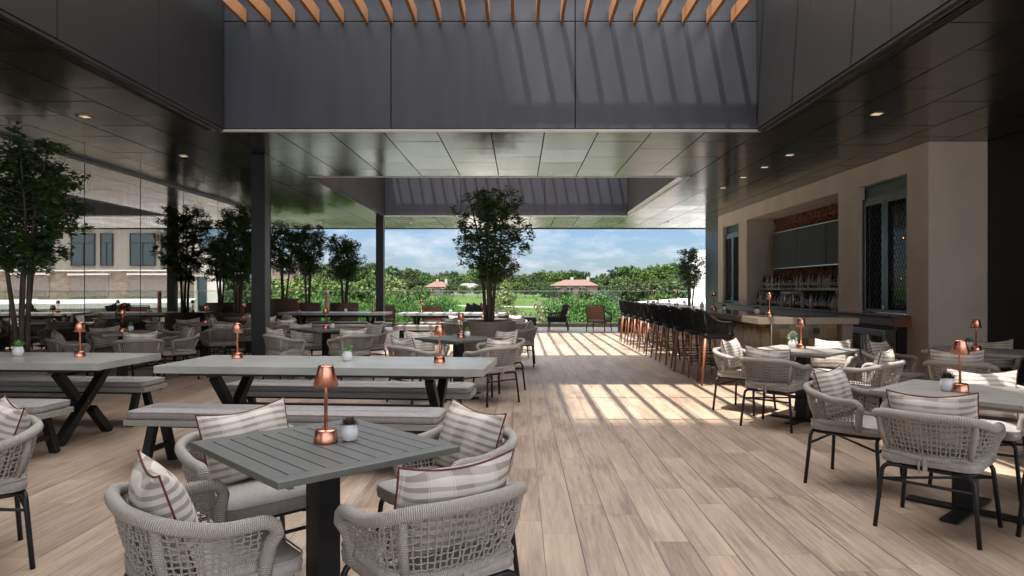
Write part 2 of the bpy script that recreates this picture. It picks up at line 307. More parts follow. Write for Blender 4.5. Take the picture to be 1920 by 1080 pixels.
# ------------------------------------------------------------ mesh builder
class MB:
    def __init__(s): s.v = []; s.f = []; s.uv = []; s.sm = []
    def face(s, idx, uv=None, smooth=False): s.f.append(idx); s.uv.append(uv); s.sm.append(smooth)
    def box(s, x0, x1, y0, y1, z0, z1, bev=0):
        return s.obox(((x0+x1)/2, (y0+y1)/2, (z0+z1)/2), (x1-x0, y1-y0, z1-z0), None, bev)
    def obox(s, c, size, R=None, bev=0):
        c = Vector(c); h = [a/2 for a in size]; b0 = len(s.v)
        if bev <= 0:
            for sx in (-1, 1):
                for sy in (-1, 1):
                    for sz in (-1, 1):
                        p = Vector((sx*h[0], sy*h[1], sz*h[2])); s.v.append(tuple(c+(R @ p if R else p)))
            for q in ((0, 1, 3, 2), (4, 6, 7, 5), (0, 4, 5, 1), (2, 3, 7, 6), (0, 2, 6, 4), (1, 5, 7, 3)): s.face([b0+i for i in q])
            return s
        bm = bmesh.new(); bmesh.ops.create_cube(bm, size=1)
        for vv in bm.verts: vv.co = Vector((vv.co.x*size[0], vv.co.y*size[1], vv.co.z*size[2]))
        bev = min(bev, min(size)*.45)
        bmesh.ops.bevel(bm, geom=bm.edges[:], offset=bev, segments=2, affect='EDGES', profile=.6)
        bm.verts.index_update()
        for vv in bm.verts: s.v.append(tuple(c+(R @ vv.co if R else vv.co)))
        for ff in bm.faces: s.face([b0+vv.index for vv in ff.verts])
        bm.free(); return s
    def beam(s, a, b, wx, wy, bev=0, up=(0, 0, 1)):
        a = Vector(a); b = Vector(b); d = (b-a); L = d.length; z = d.normalized()
        u = Vector(up); x = u.cross(z)
        if x.length < 1e-4: x = Vector((1, 0, 0))
        x.normalize(); y = z.cross(x); R = Matrix((x, y, z)).transposed()
        return s.obox((a+b)/2, (wx, wy, L), R, bev)
    def tube(s, pts, r, n=8, closed=False, caps=True, flat=None):
        pts = [Vector(p) for p in pts]; m = len(pts); b0 = len(s.v)
        rs = r if isinstance(r, (list, tuple)) else [r]*m
        T = []
        for i in range(m):
            a = pts[(i-1) % m] if (closed or i > 0) else pts[i]; b = pts[(i+1) % m] if (closed or i < m-1) else pts[i]
            T.append((b-a).normalized())
        nrm = T[0].orthogonal().normalized(); L = 0; Ls = []
        for i in range(m):
            if i: L += (pts[i]-pts[i-1]).length
            Ls.append(L)
            nrm = (nrm-T[i]*nrm.dot(T[i]))
            if nrm.length < 1e-5: nrm = T[i].orthogonal()
            nrm.normalize(); bn = T[i].cross(nrm)
            for k in range(n):
                a = 2*pi*k/n; s.v.append(tuple(pts[i]+(nrm*cos(a)+bn*sin(a))*rs[i]))
        rng = m if closed else m-1
        for i in range(rng):
            j = (i+1) % m; l1 = Ls[j] if j else L+(pts[0]-pts[-1]).length
            for k in range(n):
                k2 = (k+1) % n
                s.face([b0+i*n+k, b0+i*n+k2, b0+j*n+k2, b0+j*n+k], [(k/n, Ls[i]), ((k+1)/n, Ls[i]), ((k+1)/n, l1), (k/n, l1)], True)
        if caps and not closed:
            s.face([b0+k for k in range(n)][::-1]); s.face([b0+(m-1)*n+k for k in range(n)])
        return s
    def lathe(s, prof, n=24, c=(0, 0, 0), smooth=True):
        b0 = len(s.v); m = len(prof)
        for r, z in prof:
            for k in range(n):
                a = 2*pi*k/n; s.v.append((c[0]+r*cos(a), c[1]+r*sin(a), c[2]+z))
        for i in range(m-1):
            for k in range(n):
                k2 = (k+1) % n; s.face([b0+i*n+k, b0+i*n+k2, b0+(i+1)*n+k2, b0+(i+1)*n+k], None, smooth)
        if prof[0][0] > 1e-4: s.face([b0+k for k in range(n)][::-1])
        if prof[-1][0] > 1e-4: s.face([b0+(m-1)*n+k for k in range(n)])
        return s
    def quad(s, a, b, c, d, smooth=False):
        i = len(s.v); s.v += [tuple(a), tuple(b), tuple(c), tuple(d)]; s.face([i, i+1, i+2, i+3], None, smooth); return s
    def tri(s, a, b, c):
        i = len(s.v); s.v += [tuple(a), tuple(b), tuple(c)]; s.face([i, i+1, i+2]); return s
    def mesh(s, name, m):
        me = bpy.data.meshes.new(name); me.from_pydata(s.v, [], s.f)
        if any(u for u in s.uv):
            ul = me.uv_layers.new(name='UVMap'); k = 0; data = []
            for f, u in zip(s.f, s.uv):
                if u:
                    for q in u: data += [q[0], q[1]]
                else: data += [0, 0]*len(f)
            ul.data.foreach_set('uv', data)
        me.polygons.foreach_set('use_smooth', s.sm); me.materials.append(M[m] if isinstance(m, str) else m); me.update(); return me
def tag(o, label=None, cat=None, group=None, kind=None):
    if label: o['label'] = label
    if cat: o['category'] = cat
    if group: o['group'] = group
    if kind: o['kind'] = kind
    return o
def obj(name, mb, m, parent=None):
    o = bpy.data.objects.new(name, mb.mesh(name, m)); COL.objects.link(o)
    if parent: o.parent = parent
    return o
def thing(name, label, cat, loc=(0, 0, 0), rz=0, group=None):
    o = bpy.data.objects.new(name, None); COL.objects.link(o); o.location = loc; o.rotation_euler = (0, 0, rz); o.empty_display_size = .2
    return tag(o, label, cat, group)
def struct(name, mb, m):
    o = obj(name, mb, m); o['kind'] = 'structure'; return o
KIDS = {}
def kids(o): return [c for c in COL.objects if c.parent == o]
def dup(root, loc, rz, label, group=None, scale=None):
    if root not in KIDS:
        ch = kids(root); KIDS[root] = [(c, kids(c)) for c in ch]
    r = root.copy(); COL.objects.link(r); r.location = loc; r.rotation_euler = (0, 0, rz); r['label'] = label
    if group: r['group'] = group
    if scale: r.scale = scale
    for c, gs in KIDS[root]:
        k = c.copy(); COL.objects.link(k); k.parent = r
        for g in gs:
            q = g.copy(); COL.objects.link(q); q.parent = k
    return r
class Proto:
    """first placement moves the prototype itself, later ones copy it"""
    def __init__(s, root): s.root = root; s.used = False
    def place(s, loc, rz, label, group=None, scale=None):
        if s.used: return dup(s.root, loc, rz, label, group, scale)
        s.used = True; r = s.root
        if r not in KIDS: KIDS[r] = [(c, kids(c)) for c in kids(r)]
        r.location = loc; r.rotation_euler = (0, 0, rz); r['label'] = label
        if group: r['group'] = group
        if scale: r.scale = scale
        return r
def nth(n):
    if n <= 20: return ORD[n-1]
    t_ = {2: 'twent', 3: 'thirt', 4: 'fort', 5: 'fift', 6: 'sixt', 7: 'sevent', 8: 'eight', 9: 'ninet'}[n//10]
    return t_+'ieth' if n % 10 == 0 else t_+'y-'+ORD[n % 10-1]
ORD = 'first second third fourth fifth sixth seventh eighth ninth tenth eleventh twelfth thirteenth fourteenth fifteenth sixteenth seventeenth eighteenth nineteenth twentieth twenty-first'.split()

# ------------------------------------------------------------ SETTING
GX, RX, CZ = -7.15, 5.9, 3.50            # glass wall, bar wall, ceiling height
OX0, OX1 = -3.98, 3.20                   # skylight openings in X
O1 = (2.1, 9.33); O2 = (13.25, 20.47); YEND = 24.7
b = MB()
b.v += [(-11.5, -9, 0), (8.2, -9, 0), (8.2, 24.8, 0), (-11.5, 24.8, 0)]; b.face([0, 1, 2, 3]); struct('floor', b, 'floor_planks')
b = MB().box(-11.5, 8.2, -9, 24.8, -7.2, -.02); tag(obj('terrace_building', b, 'cream_wall'), 'pale wall of the storey below the timber look terrace floor', 'building')
# ceiling: metal panels with open joints, tilted a hair each
rng = random.Random(3)
def ceil_panels(mb, x0, x1, y0, y1, pw=.735, pl=1.17):
    nx = max(1, round((x1-x0)/pw)); wx = (x1-x0)/nx
    for i in range(nx):
        y = y0 - rng.choice((0, .35, .7))*pl*.0 - (pl*.45 if (i % 2) else 0)
        while y < y1:
            a = max(y, y0); c = min(y+pl, y1)
            if c-a > .05:
                g = .008; t = [rng.uniform(-.0022, .0022) for _ in range(4)]
                X0, X1 = x0+i*wx+g, x0+(i+1)*wx-g; A, C = a+g, c-g
                k = len(mb.v); z = CZ
                mb.v += [(X0, A, z+t[0]), (X1, A, z+t[1]), (X1, C, z+t[2]), (X0, C, z+t[3]), (X0, A, z+.03), (X1, A, z+.03), (X1, C, z+.03), (X0, C, z+.03)]
                for q in ((0, 3, 2, 1), (0, 1, 5, 4), (1, 2, 6, 5), (2, 3, 7, 6), (3, 0, 4, 7)): mb.face([k+j for j in q])
            y += pl
cm = MB()
for (a0, a1, b0, b1) in ((GX, OX0-.06, -1.5, YEND), (OX1+.06, 7.6, -1.5, YEND), (OX0-.06, OX1+.06, -1.5, O1[0]-.06), (OX0-.06, OX1+.06, O1[1]+.06, O2[0]-.06), (OX0-.06, OX1+.06, O2[1]+.06, YEND)):
    ceil_panels(cm, a0, a1, b0, b1)
ceil_panels(cm, -11.4, GX, 19.9, YEND)
struct('ceiling', cm, 'ceiling_metal')
rm = MB(); zt0, zt1 = CZ+.04, CZ+.4
for (a0, a1, b0, b1) in ((-11.5, OX0-.1, -1.6, YEND+.05), (OX1+.1, 8.2, -1.6, YEND+.05), (OX0-.1, OX1+.1, -1.6, O1[0]-.1), (OX0-.1, OX1+.1, O1[1]+.1, O2[0]-.1), (OX0-.1, OX1+.1, O2[1]+.1, YEND+.05)):
    rm.box(a0, a1, b0, b1, zt0, zt1)
roof = tag(obj('roof_deck', rm, 'groove'), 'flat dark roof deck over the terrace with two large rectangular openings', 'roof')
b = MB(); b.box(-11.5, 8.2, YEND+.05, YEND+.12, CZ-.03, CZ+.42); tag(obj('roof_edge', b, 'side_fascia'), 'dark metal edge of the roof above the far glass railing', 'roof edge')
# skylight surrounds
FT = 5.75
def surround(y0, y1, near):
    which = 'near' if near else 'far'
    t = thing('skylight_surround', 'dark metal upstand lining the %s rectangular skylight above %s' % (which, 'the wooden benches' if near else 'the lounge and central tree'), 'skylight', (0, y1, CZ))
    def P(name, x0, x1, ya, yb, z0, z1, m):
        bb = MB(); bb.box(x0, x1, ya-y1, yb-y1, z0-CZ, z1-CZ, .004); return obj(name, bb, m, t)
    xs = [OX0, -1.73, .75, OX1]; g = .006; zj = 4.97
    for i in range(3):
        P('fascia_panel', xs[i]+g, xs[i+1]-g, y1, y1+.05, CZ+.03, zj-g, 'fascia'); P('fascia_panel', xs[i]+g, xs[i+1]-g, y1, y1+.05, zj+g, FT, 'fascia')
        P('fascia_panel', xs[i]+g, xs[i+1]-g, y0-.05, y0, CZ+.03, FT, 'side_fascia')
    P('panel_backing', OX0+.001, OX1-.001, y1+.052, y1+.09, CZ+.05, FT, 'groove'); P('panel_backing', OX0+.001, OX1-.001, y0-.09, y0-.052, CZ+.05, FT, 'groove')
    ys = [y1]
    while ys[-1]-1.68 > y0: ys.append(ys[-1]-1.68)
    ys.append(y0)
    for i in range(len(ys)-1):
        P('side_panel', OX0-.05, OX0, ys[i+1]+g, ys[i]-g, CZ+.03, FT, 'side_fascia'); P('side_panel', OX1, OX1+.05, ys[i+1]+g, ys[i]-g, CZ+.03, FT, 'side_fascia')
    for ya_, yb_ in ((y1+.0, y1+.088), (y0-.088, y0-.0)):
        P('corner_post', OX0-.088, OX0-.0005, ya_, yb_, CZ+.024, FT, 'side_fascia'); P('corner_post', OX1+.0005, OX1+.088, ya_, yb_, CZ+.024, FT, 'side_fascia')
    P('panel_backing', OX0-.09, OX0-.052, y0, y1, CZ+.05, FT, 'groove'); P('panel_backing', OX1+.052, OX1+.09, y0, y1, CZ+.05, FT, 'groove')
    # pale metal lip round the bottom
    P('lip', OX0-.055, OX1+.055, y1+.008, y1+.058, CZ-.012, CZ+.022, 'light_trim'); P('lip', OX0-.055, OX1+.055, y0-.058, y0-.008, CZ-.012, CZ+.022, 'light_trim')
    mt_ = 'side_fascia' if near else 'light_trim'
    P('lip', OX0-.057, OX0-.006, y0, y1, CZ-.010, CZ+.022, 'side_fascia')
    P('lip', OX1+.006, OX1+.057, y0, y1, CZ-.010, CZ+.022, mt_)
    if not near: P('lip', OX1-.012, OX1-.002, y0+.01, y1-.01, CZ+.0, CZ+.11, 'light_trim')
    # the transverse steel flat the slats hang from, a hand in front of the far face
    P('steel_flat', OX0, OX1, y1-.30, y1-.27, 5.34, 5.46, 'black_metal')
    k = 1
    while y1-.30-1.45*k > y0+.3:
        P('steel_flat', OX0, OX1, y1-.02-1.45*k, y1+.02-1.45*k, 5.13, 5.18, 'black_metal'); k += 1
    return t
surround(*O1, True); surround(*O2, False)
# timber slats
for near, (y0, y1) in ((True, O1), (False, O2)):
    L = y1-y0-.03
    bb = MB(); bb.box(-.022, .022, -L, -.015, 0, .185, .003); first = obj('timber_slat', bb, 'slat_wood')
    for i in range(21):
        o = first if i == 0 else first.copy()
        if i: COL.objects.link(o)
        o.location = (-3.69+.3275*i, y1, 4.94)
        tag(o, '%s orange timber slat from the left across the %s skylight' % (ORD[i], 'near' if near else 'far'), 'timber slat', 'timber slats over the %s skylight' % ('near' if near else 'far'))
# slot diffusers along the ceiling beside the near opening
for s, x in ((-1, OX0-.16), (1, OX1+.16)):
    t = thing('slot_diffuser', 'long narrow ceiling slot vent running along the %s edge of the near skylight' % ('left' if s < 0 else 'right'), 'vent', (x, 0, CZ-.006))
    obj('slot', MB().box(-.035, .035, -1.5, 9.3, 0, .004), 'groove', t)
    obj('slot_edge', MB().box(-.045, -.037, -1.5, 9.3, -.006, .004), 'frame_steel', t); obj('slot_edge', MB().box(.037, .045, -1.5, 9.3, -.006, .004), 'frame_steel', t)
    obj('divider', MB().box(-.004, .004, -1.5, 9.3, -.004, .003), 'frame_steel', t)
# columns
for (x, y, lab) in ((-4.13, 11.05, 'square dark steel column beside the near left chairs under the ceiling'), (-4.10, 20.4, 'square dark steel column standing beyond the far long tables')):
    t = thing('column', lab, 'column', (x, y, 0))
    obj('shaft', MB().box(-.105, .105, -.105, .105, .012, CZ-.006, .006), 'dark_panel' if False else 'black_metal', t)
    obj('flange', MB().box(.108, .118, -.105, .105, .012, CZ-.006), 'dark_panel', t)
    obj('base_plate', MB().box(-.15, .15, -.15, .15, 0, .012), 'black_metal', t)
# downlights
LG = [(158, 218), (343, 292), (1643, 213), (1480, 290), (1433, 313), (1393, 332), (1355, 352), (600, 416), (770, 418), (1250, 416)]
dl = thing('downlight', 'x', 'ceiling light', (0, 0, 0))
b = MB(); r_ = .070
for (a, c, d, e) in ((-r_, r_, -r_, -r_+.008), (-r_, r_, r_-.008, r_), (-r_, -r_+.008, -r_+.008, r_-.008), (r_-.008, r_, -r_+.008, r_-.008)): b.box(a, c, d, e, -.006, 0)
obj('trim', b, 'black_metal', dl)
obj('lens', MB().box(-r_+.03, r_-.01, -r_+.01, r_-.01, -.0035, 0), 'downlight_lens', dl)
DL = Proto(dl)
names = ['near the left tree', 'left of the near column', 'nearest the camera above the right tables', 'second above the bar wall', 'third above the bar wall', 'fourth above the bar wall', 'farthest above the bar wall', 'left of the far opening edge', 'beside the far column', 'near the far roof edge above the bar']
for (px, py), nm in zip(LG, names):
    y = (CZ-CAMH)*1300/(539-py); x = (px-974)/1300*y
    DL.place((x, y, CZ-.004), 0, 'small square recessed ceiling downlight, the one %s' % nm, 'recessed ceiling downlights')

# ------------------------------------------------------------ left glass wall
t = thing('glass_wall', 'tall reflective glass wall with curtains behind along the left side', 'glass wall', (GX, 0, 0))
yj = 11.4-1.68*9; js = []
while yj < 19.9: js.append(yj); yj += 1.68
js[-1] = 19.8 if 19.8-js[-1] < .5 else js[-1]
if js[-1] != 19.8: js.append(19.8)
for i in range(len(js)-1):
    tl = rng.uniform(-.0012, .0012); bb = MB(); a, c = js[i]+.006, js[i+1]-.006
    k = len(bb.v); bb.v += [(tl, a, .04), (-tl, c, .04), (tl*.5, c, CZ-.06), (-tl, a, CZ-.06)]; bb.face([0, 1, 2, 3]); obj('pane', bb, 'wall_glass', t)
    obj('joint', MB().box(-.012, .004, js[i]-.005, js[i]+.005, .04, CZ-.06), 'groove', t)
obj('sill', MB().box(-.06, .04, js[0], js[-1], .0, .04), 'black_metal', t); obj('head', MB().box(-.06, .03, js[0], js[-1], CZ-.06, CZ-.004), 'frame_steel', t)
obj('end_post', MB().box(-.06, .03, 19.8, 19.88, 0, CZ-.004), 'frame_steel', t)
# curtain behind
cb = MB(); n = 1400; prev = None
for i in range(n+1):
    y = js[0]+.1+(19.6-js[0])*i/n; x = GX-.55+.035*sin(y*62)+.012*sin(y*17)
    if prev:
        cb.quad((prev[0], prev[1], .02), (x, y, .02), (x, y, CZ-.1), (prev[0], prev[1], CZ-.1), True)
    prev = (x, y)
tag(obj('curtain', cb, 'curtain'), 'brown pleated curtain hanging behind the left glass wall', 'curtain')
b = MB().box(GX-1.4, GX-1.3, js[0], 19.8, 0, CZ); b.box(GX-1.3, GX-.06, 19.7, 19.8, 0, CZ); struct('interior_wall', b, 'interior_dark')

# ------------------------------------------------------------ right: bar building
t = thing('bar_wall', 'beige plastered wall of the bar with shuttered windows and bottle recess', 'wall', (RX, 10.0, 0))
def PB(name, x0, x1, y0, y1, z0, z1, m, bev=0, par=None):
    bb = MB(); bb.box(x0-RX, x1-RX, y0-10, y1-10, z0, z1, bev); return obj(name, bb, m, par or t)
XB = 6.75; wm_ = MB()
def wb(y0, y1, z0, z1): wm_.box(0, XB-RX, y0-10, y1-10, z0, z1)
WZ0, WZ1 = .96, 3.13
wb(10.0, 10.56, 0, CZ-.004); wb(10.56, 12.06, WZ1, CZ-.004); wb(12.06, 12.83, 0, CZ-.004); wb(12.83, 18.0, 3.15, CZ-.004)
wb(18.0, 18.66, 0, CZ-.004); wb(18.66, 20.1, WZ1, CZ-.004); wb(18.66, 20.1, 0, WZ0-.12); wb(20.1, 20.6, 0, CZ-.004)
obj('wall', wm_, 'stucco', t)
PB('recess_back', 6.68, 6.74, 12.83, 18.0, 0, 3.15, 'interior_dark')
# shuttered windows with woven steel mesh
def shutter(y0, y1, nm):
    fr = MB(); d = .10
    def fb(ya, yb, za, zb, x0=0.06, x1=.13): fr.box(x0, x1, ya-10, yb-10, za, zb, .004)
    zt = WZ1-.22; z0 = WZ0+.02
    f = None
    head = MB().box(.10, .16, y0-10+.01, y1-10-.01, zt+.01, WZ1-.005); 
    fb(y0+.01, y0+.09, z0, zt); fb(y1-.09, y1-.01, z0, zt); fb(y0+.09, y1-.09, zt-.08, zt); fb(y0+.09, y1-.09, z0, z0+.05)
    ym = (y0+y1)/2; fb(ym-.06, ym-.004, z0+.05, zt-.08, .05, .12); fb(ym+.004, ym+.06, z0+.05, zt-.08, .05, .12)
    for ya, yb in ((y0+.09, ym-.06), (ym+.06, y1-.09)):
        fb(ya, ya+.035, z0+.05, zt-.08, .055, .12); fb(yb-.035, yb, z0+.05, zt-.08, .055, .12); fb(ya+.035, yb-.035, zt-.13, zt-.08, .055, .12)
    f = obj('window', fr, 'frame_steel', t); tag(f, nm)
    obj('head_panel', head, 'green_steel', f)
    obj('dark_back', MB().box(.30, .32, y0-10, y1-10, z0, WZ1), 'dark_glass', f)
    obj('reveal', MB().box(.20, .28, y1-10-.03, y1-10, z0, WZ1-.01), 'groove', f)
    la = MB()
    for ya, yb in ((y0+.125, ym-.06), (ym+.06, y1-.125)):
        w_ = yb-ya; step = .085; H = zt-.13-(z0+.05); k = -int(H*.6/step)-1
        sl = 1.7
        kk = -int(H/sl/step)-1
        while kk*step < w_:
            for sgn in (1, -1):
                # line y = ya + kk*step + (z)/sl  (clipped)
                a0 = kk*step; zA = max(0, -a0*sl); zB = min(H, (w_-a0)*sl)
                if zB-zA > .02:
                    p1 = a0+zA/sl; p2 = a0+zB/sl
                    if sgn < 0: p1, p2 = w_-p1, w_-p2
                    la.tube([(.085+.004*sgn, ya+p1-10, z0+.05+zA), (.085+.004*sgn, ya+p2-10, z0+.05+zB)], .004, 4, caps=False)
            kk += 1
    obj('mesh_screen', la, 'lattice', f)
    obj('handle', MB().box(.02, .05, ym-10-.012, ym-10+.012, z0+.05, z0+.12, .003), 'steel', f)
    return f
shutter(10.56, 12.06, 'tall steel shutter with diamond mesh above the drinks fridge'); shutter(18.66, 20.1, 'narrow looking far steel shutter beside the bar recess')
# back counter, cabinets, fridge
PB('back_counter', 5.60, 6.66, 10.44, 20.3, .93, .965, 'counter_dark', .004)
PB('counter_apron', 5.66, 5.89, 10.46, 20.3, .80, .928, 'apron', .003)
PB('end_panel', 5.64, 5.898, 10.43, 10.457, .79, .93, 'rust')
PB('cabinet', 5.72, 5.895, 12.2, 20.2, .0, .798, 'interior_dark')
# fridge
fz = thing('drinks_fridge', 'two door glass drinks fridge with steel frame under the back counter', 'fridge', (5.70, 11.4, 0))
obj('case', MB().box(.04, .19, -.86, .66, 0, .79), 'interior_dark', fz); obj('top_strip', MB().box(0, .04, -.86, .68, .735, .78, .004), 'counter_dark', fz)
for y0 in (-.56, .06):
    b = MB(); b.box(0, .038, y0, y0+.06, .06, .72, .003); b.box(0, .038, y0+.54, y0+.60, .06, .72, .003); b.box(0, .038, y0+.06, y0+.54, .62, .72, .003); b.box(0, .038, y0+.06, y0+.54, .06, .13, .003)
    d = obj('door', b, 'steel', fz); bb = MB(); bb.v += [(.02, y0+.06, .13), (.02, y0+.54, .13), (.02, y0+.54, .62), (.02, y0+.06, .62)]; bb.face([0, 1, 2, 3]); obj('glass', bb, 'fridge_glass', d)
    yh = y0+.56 if y0 < 0 else y0+.04
    obj('handle', MB().tube([(-.03, yh, .18), (-.03, yh, .60)], .009, 8), 'steel', d)
b = MB()
for k in range(22): b.box(0, .02, -.85, -.58, .08+k*.03, .098+k*.03)
obj('louvre', b, 'steel', fz)
# recess contents
PB('shelf', 6.18, 6.66, 12.85, 17.98, 1.33, 1.385, 'shelf_stone', .004)
PB('shelf_bracket', 6.55, 6.64, 14.3, 14.36, .966, 1.33, 'steel'); PB('shelf_bracket', 6.55, 6.64, 16.2, 16.26, .966, 1.33, 'steel')
for i, (a, c) in enumerate(((12.84, 14.38), (14.40, 15.88), (15.90, 17.38))):
    PB('wall_cabinet', 6.36, 6.60, a, c, 1.87, 2.73, 'grey_panel', .004)
PB('cabinet_edge', 6.352, 6.60, 12.84, 17.38, 1.848, 1.866, 'steel')
PB('cabinet_edge', 6.352, 6.60, 12.84, 17.38, 2.735, 2.75, 'steel')
# terracotta breeze blocks: squares with star ribs
la = MB()
def breeze(y0, y1, z0, z1, s):
    y = y0; x = 6.60-RX
    while y < y1-.02:
        z = z0
        while z < z1-.02:
            e = min(s, z1-z); cy, cz = y+s/2-10, z+e/2
            for (p, q) in (((y-10, z), (y-10+s, z+e)), ((y-10+s, z), (y-10, z+e)), ((cy, z), (cy, z+e)), ((y-10, z), (y-10+s, z)), ((y-10, z), (y-10, z+e)), ((y-10, cz), (y-10+s, cz))):
                la.beam((x, p[0], p[1]), (x, q[0], q[1]), .018, .05, up=(1, 0, 0))
            z += s
        y += s
breeze(12.9, 17.9, 2.78, 3.14, .36); breeze(12.9, 17.9, .98, 1.86, .44)
obj('breeze_blocks', la, 'terracotta', t)
# dark pier beyond, black wall towards camera
tag(obj('dark_pier', MB().box(5.9, 6.4, 20.61, 22.0, 0, CZ-.004), 'dark_panel'), 'dark metal clad pier at the far end of the bar wall', 'pier')
b = MB().box(6.752, 6.95, 3.5, 10.6, 0, CZ-.004); tag(obj('black_wall', b, 'black_wall'), 'black wall panel at the right edge beside the beige bar wall', 'wall')
# bottles
BK = ['clear', 'green', 'amber', 'black', 'blue']
def bottle_proto(kind, h, r, sh):
    t = thing('bottle', 'x', 'bottle'); nk = r*.33
    obj('glass_body', MB().lathe([(r*.9, 0), (r, .01), (r, h*sh), (r*.85, h*sh+.02), (nk, h*sh+.06), (nk, h*.93), (nk*1.2, h*.94), (nk*1.2, h*.95)], 12), 'bottle_'+kind, t)
    obj('paper_label', MB().lathe([(r+.0008, h*.15), (r+.0015, h*.155), (r+.0015, h*(sh-.22)), (r+.0008, h*(sh-.215))], 12), 'label_paper', t)
    obj('cap', MB().lathe([(nk*1.25, h*.951), (nk*1.25, h), (0.0001, h)], 10), 'cap', t)
    return Proto(t)
BP = {k: bottle_proto(k, h, r, s) for k, h, r, s in (('clear', .30, .038, .55), ('green', .31, .037, .6), ('amber', .28, .042, .62), ('black', .31, .038, .58), ('blue', .27, .04, .6))}
rb = random.Random(11); BL = []
for zlev, nm, xx in ((1.386, 'upper stone shelf', 6.27), (.966, 'back counter', 6.12)):
    y = 12.95
    while y < 17.85:
        if zlev > 1 and abs(y-15.6) < .02: y += .1
        k = rb.choice(BK+['clear', 'black', 'clear']); sc_ = rb.uniform(.82, 1.15)
        for row in (0, 1):
            if row == 1 and rb.random() < .6: continue
            kk = k if row == 0 else rb.choice(BK)
            desc = {'clear': 'clear glass', 'green': 'dark green', 'amber': 'amber', 'black': 'black', 'blue': 'blue tinted'}[kk]
            BL.append((nm, kk, row, y+row*.05, BP[kk].place((xx+row*.13+rb.uniform(-.02, .02), y+row*.05, zlev), rb.uniform(0, 6), 'x', 'bottles on the %s' % nm, (sc_, sc_, rb.uniform(.85, 1.15)))))
        y += rb.uniform(.11, .17)
for nm in set(q[0] for q in BL):
    for kk in BK:
        L_ = sorted([q for q in BL if q[0] == nm and q[1] == kk], key=lambda q: -q[3])
        desc = {'clear': 'clear glass', 'green': 'dark green', 'amber': 'amber', 'black': 'black', 'blue': 'blue tinted'}[kk]
        for i_, q in enumerate(L_): q[4]['label'] = '%s %s liquor bottle from the left on the %s' % (nth(i_+1), desc, nm)
# beer taps
tp = thing('beer_tap', 'chrome beer tap tower with a row of handles on the back counter', 'beer tap', (5.95, 15.3, .966), 0)
obj('tower', MB().tube([(0, -.25, .0), (0, -.25, .30)], .02).tube([(0, .25, 0), (0, .25, .30)], .02), 'steel', tp); obj('manifold', MB().tube([(0, -.42, .31), (0, .42, .31)], .035, 10), 'steel', tp)
for k in range(7): obj('handle', MB().tube([(-.04, -.36+k*.12, .31), (-.05, -.36+k*.12, .36), (-.05, -.36+k*.12, .46)], [.006, .009, .014], 8), 'black_metal', tp)
# amber candles behind the mesh of the near shutter
for i, (y, z) in enumerate(((10.82, 2.22), (10.98, 2.16), (10.88, 1.72), (11.05, 1.52), (11.62, 1.10))):
    g = thing('candle_jar', 'tiny glowing amber light behind the mesh shutter, %s from the top' % ORD[i], 'candle', (6.08, y, z), 0, 'amber lights behind the mesh shutter')
    obj('flame', MB().lathe([(.001, 0), (.009, .010), (.005, .022), (.001, .03)], 8), 'amber_glow', g); obj('jar', MB().lathe([(.02, -.02), (.03, -.015), (.03, -.004)], 10), 'bottle_amber', g)

# bar island
t = thing('bar_counter', 'long bar counter with pale stone edge and brown glazed tile front', 'bar counter', (3.13, 9.1, 0))
def PI_(name, x0, x1, y0, y1, z0, z1, m, bev=0):
    bb = MB(); bb.box(x0-3.13, x1-3.13, y0-9.1, y1-9.1, z0, z1, bev); return obj(name, bb, m, t)
# counter slab: L shape, its top is polished
PI_('stone_edge', 3.13, 3.75, 9.1, 18.2, .905, .992, 'bar_edge', .005); PI_('stone_edge', 3.752, 4.46, 9.1, 9.8, .905, .992, 'bar_edge', .005)
PI_('polished_top', 3.145, 3.74, 9.12, 18.18, .993, .997, 'counter_dark'); PI_('polished_top', 3.755, 4.445, 9.12, 9.79, .993, .997, 'counter_dark')
PI_('tile_front', 3.42, 3.60, 9.4, 18.1, .0, .903, 'bar_tile'); PI_('tile_front', 3.602, 4.32, 9.4, 9.55, 0, .903, 'bar_tile')
PI_('corner_strip', 3.408, 3.42, 9.388, 9.40, 0, .9, 'steel'); PI_('end_pier', 4.33, 4.47, 9.3, 9.8, 0, .904, 'apron')
PI_('socket_plate', 3.98, 4.07, 9.393, 9.40, .76, .84, 'black_metal')
PI_('under_shelf', 3.76, 4.15, 9.82, 18.0, .70, .74, 'steel')
for k in range(5):
    g = thing('glass_stack', '%s steel tray of glasses on the shelf behind the bar counter' % ORD[k], 'glasses', (3.95, 10.6+k*1.4, .741), 0, 'trays of glasses behind the counter')
    obj('tray', MB().box(-.15, .15, -.25, .25, 0, .02, .003), 'steel', g)
    b = MB()
    for i in range(3):
        for j in range(5): b.lathe([(.025, .021), (.035, .03), (.035, .13)], 8, (-.1+i*.1, -.2+j*.1, 0))
    obj('glassware', b, 'bottle_clear', g)

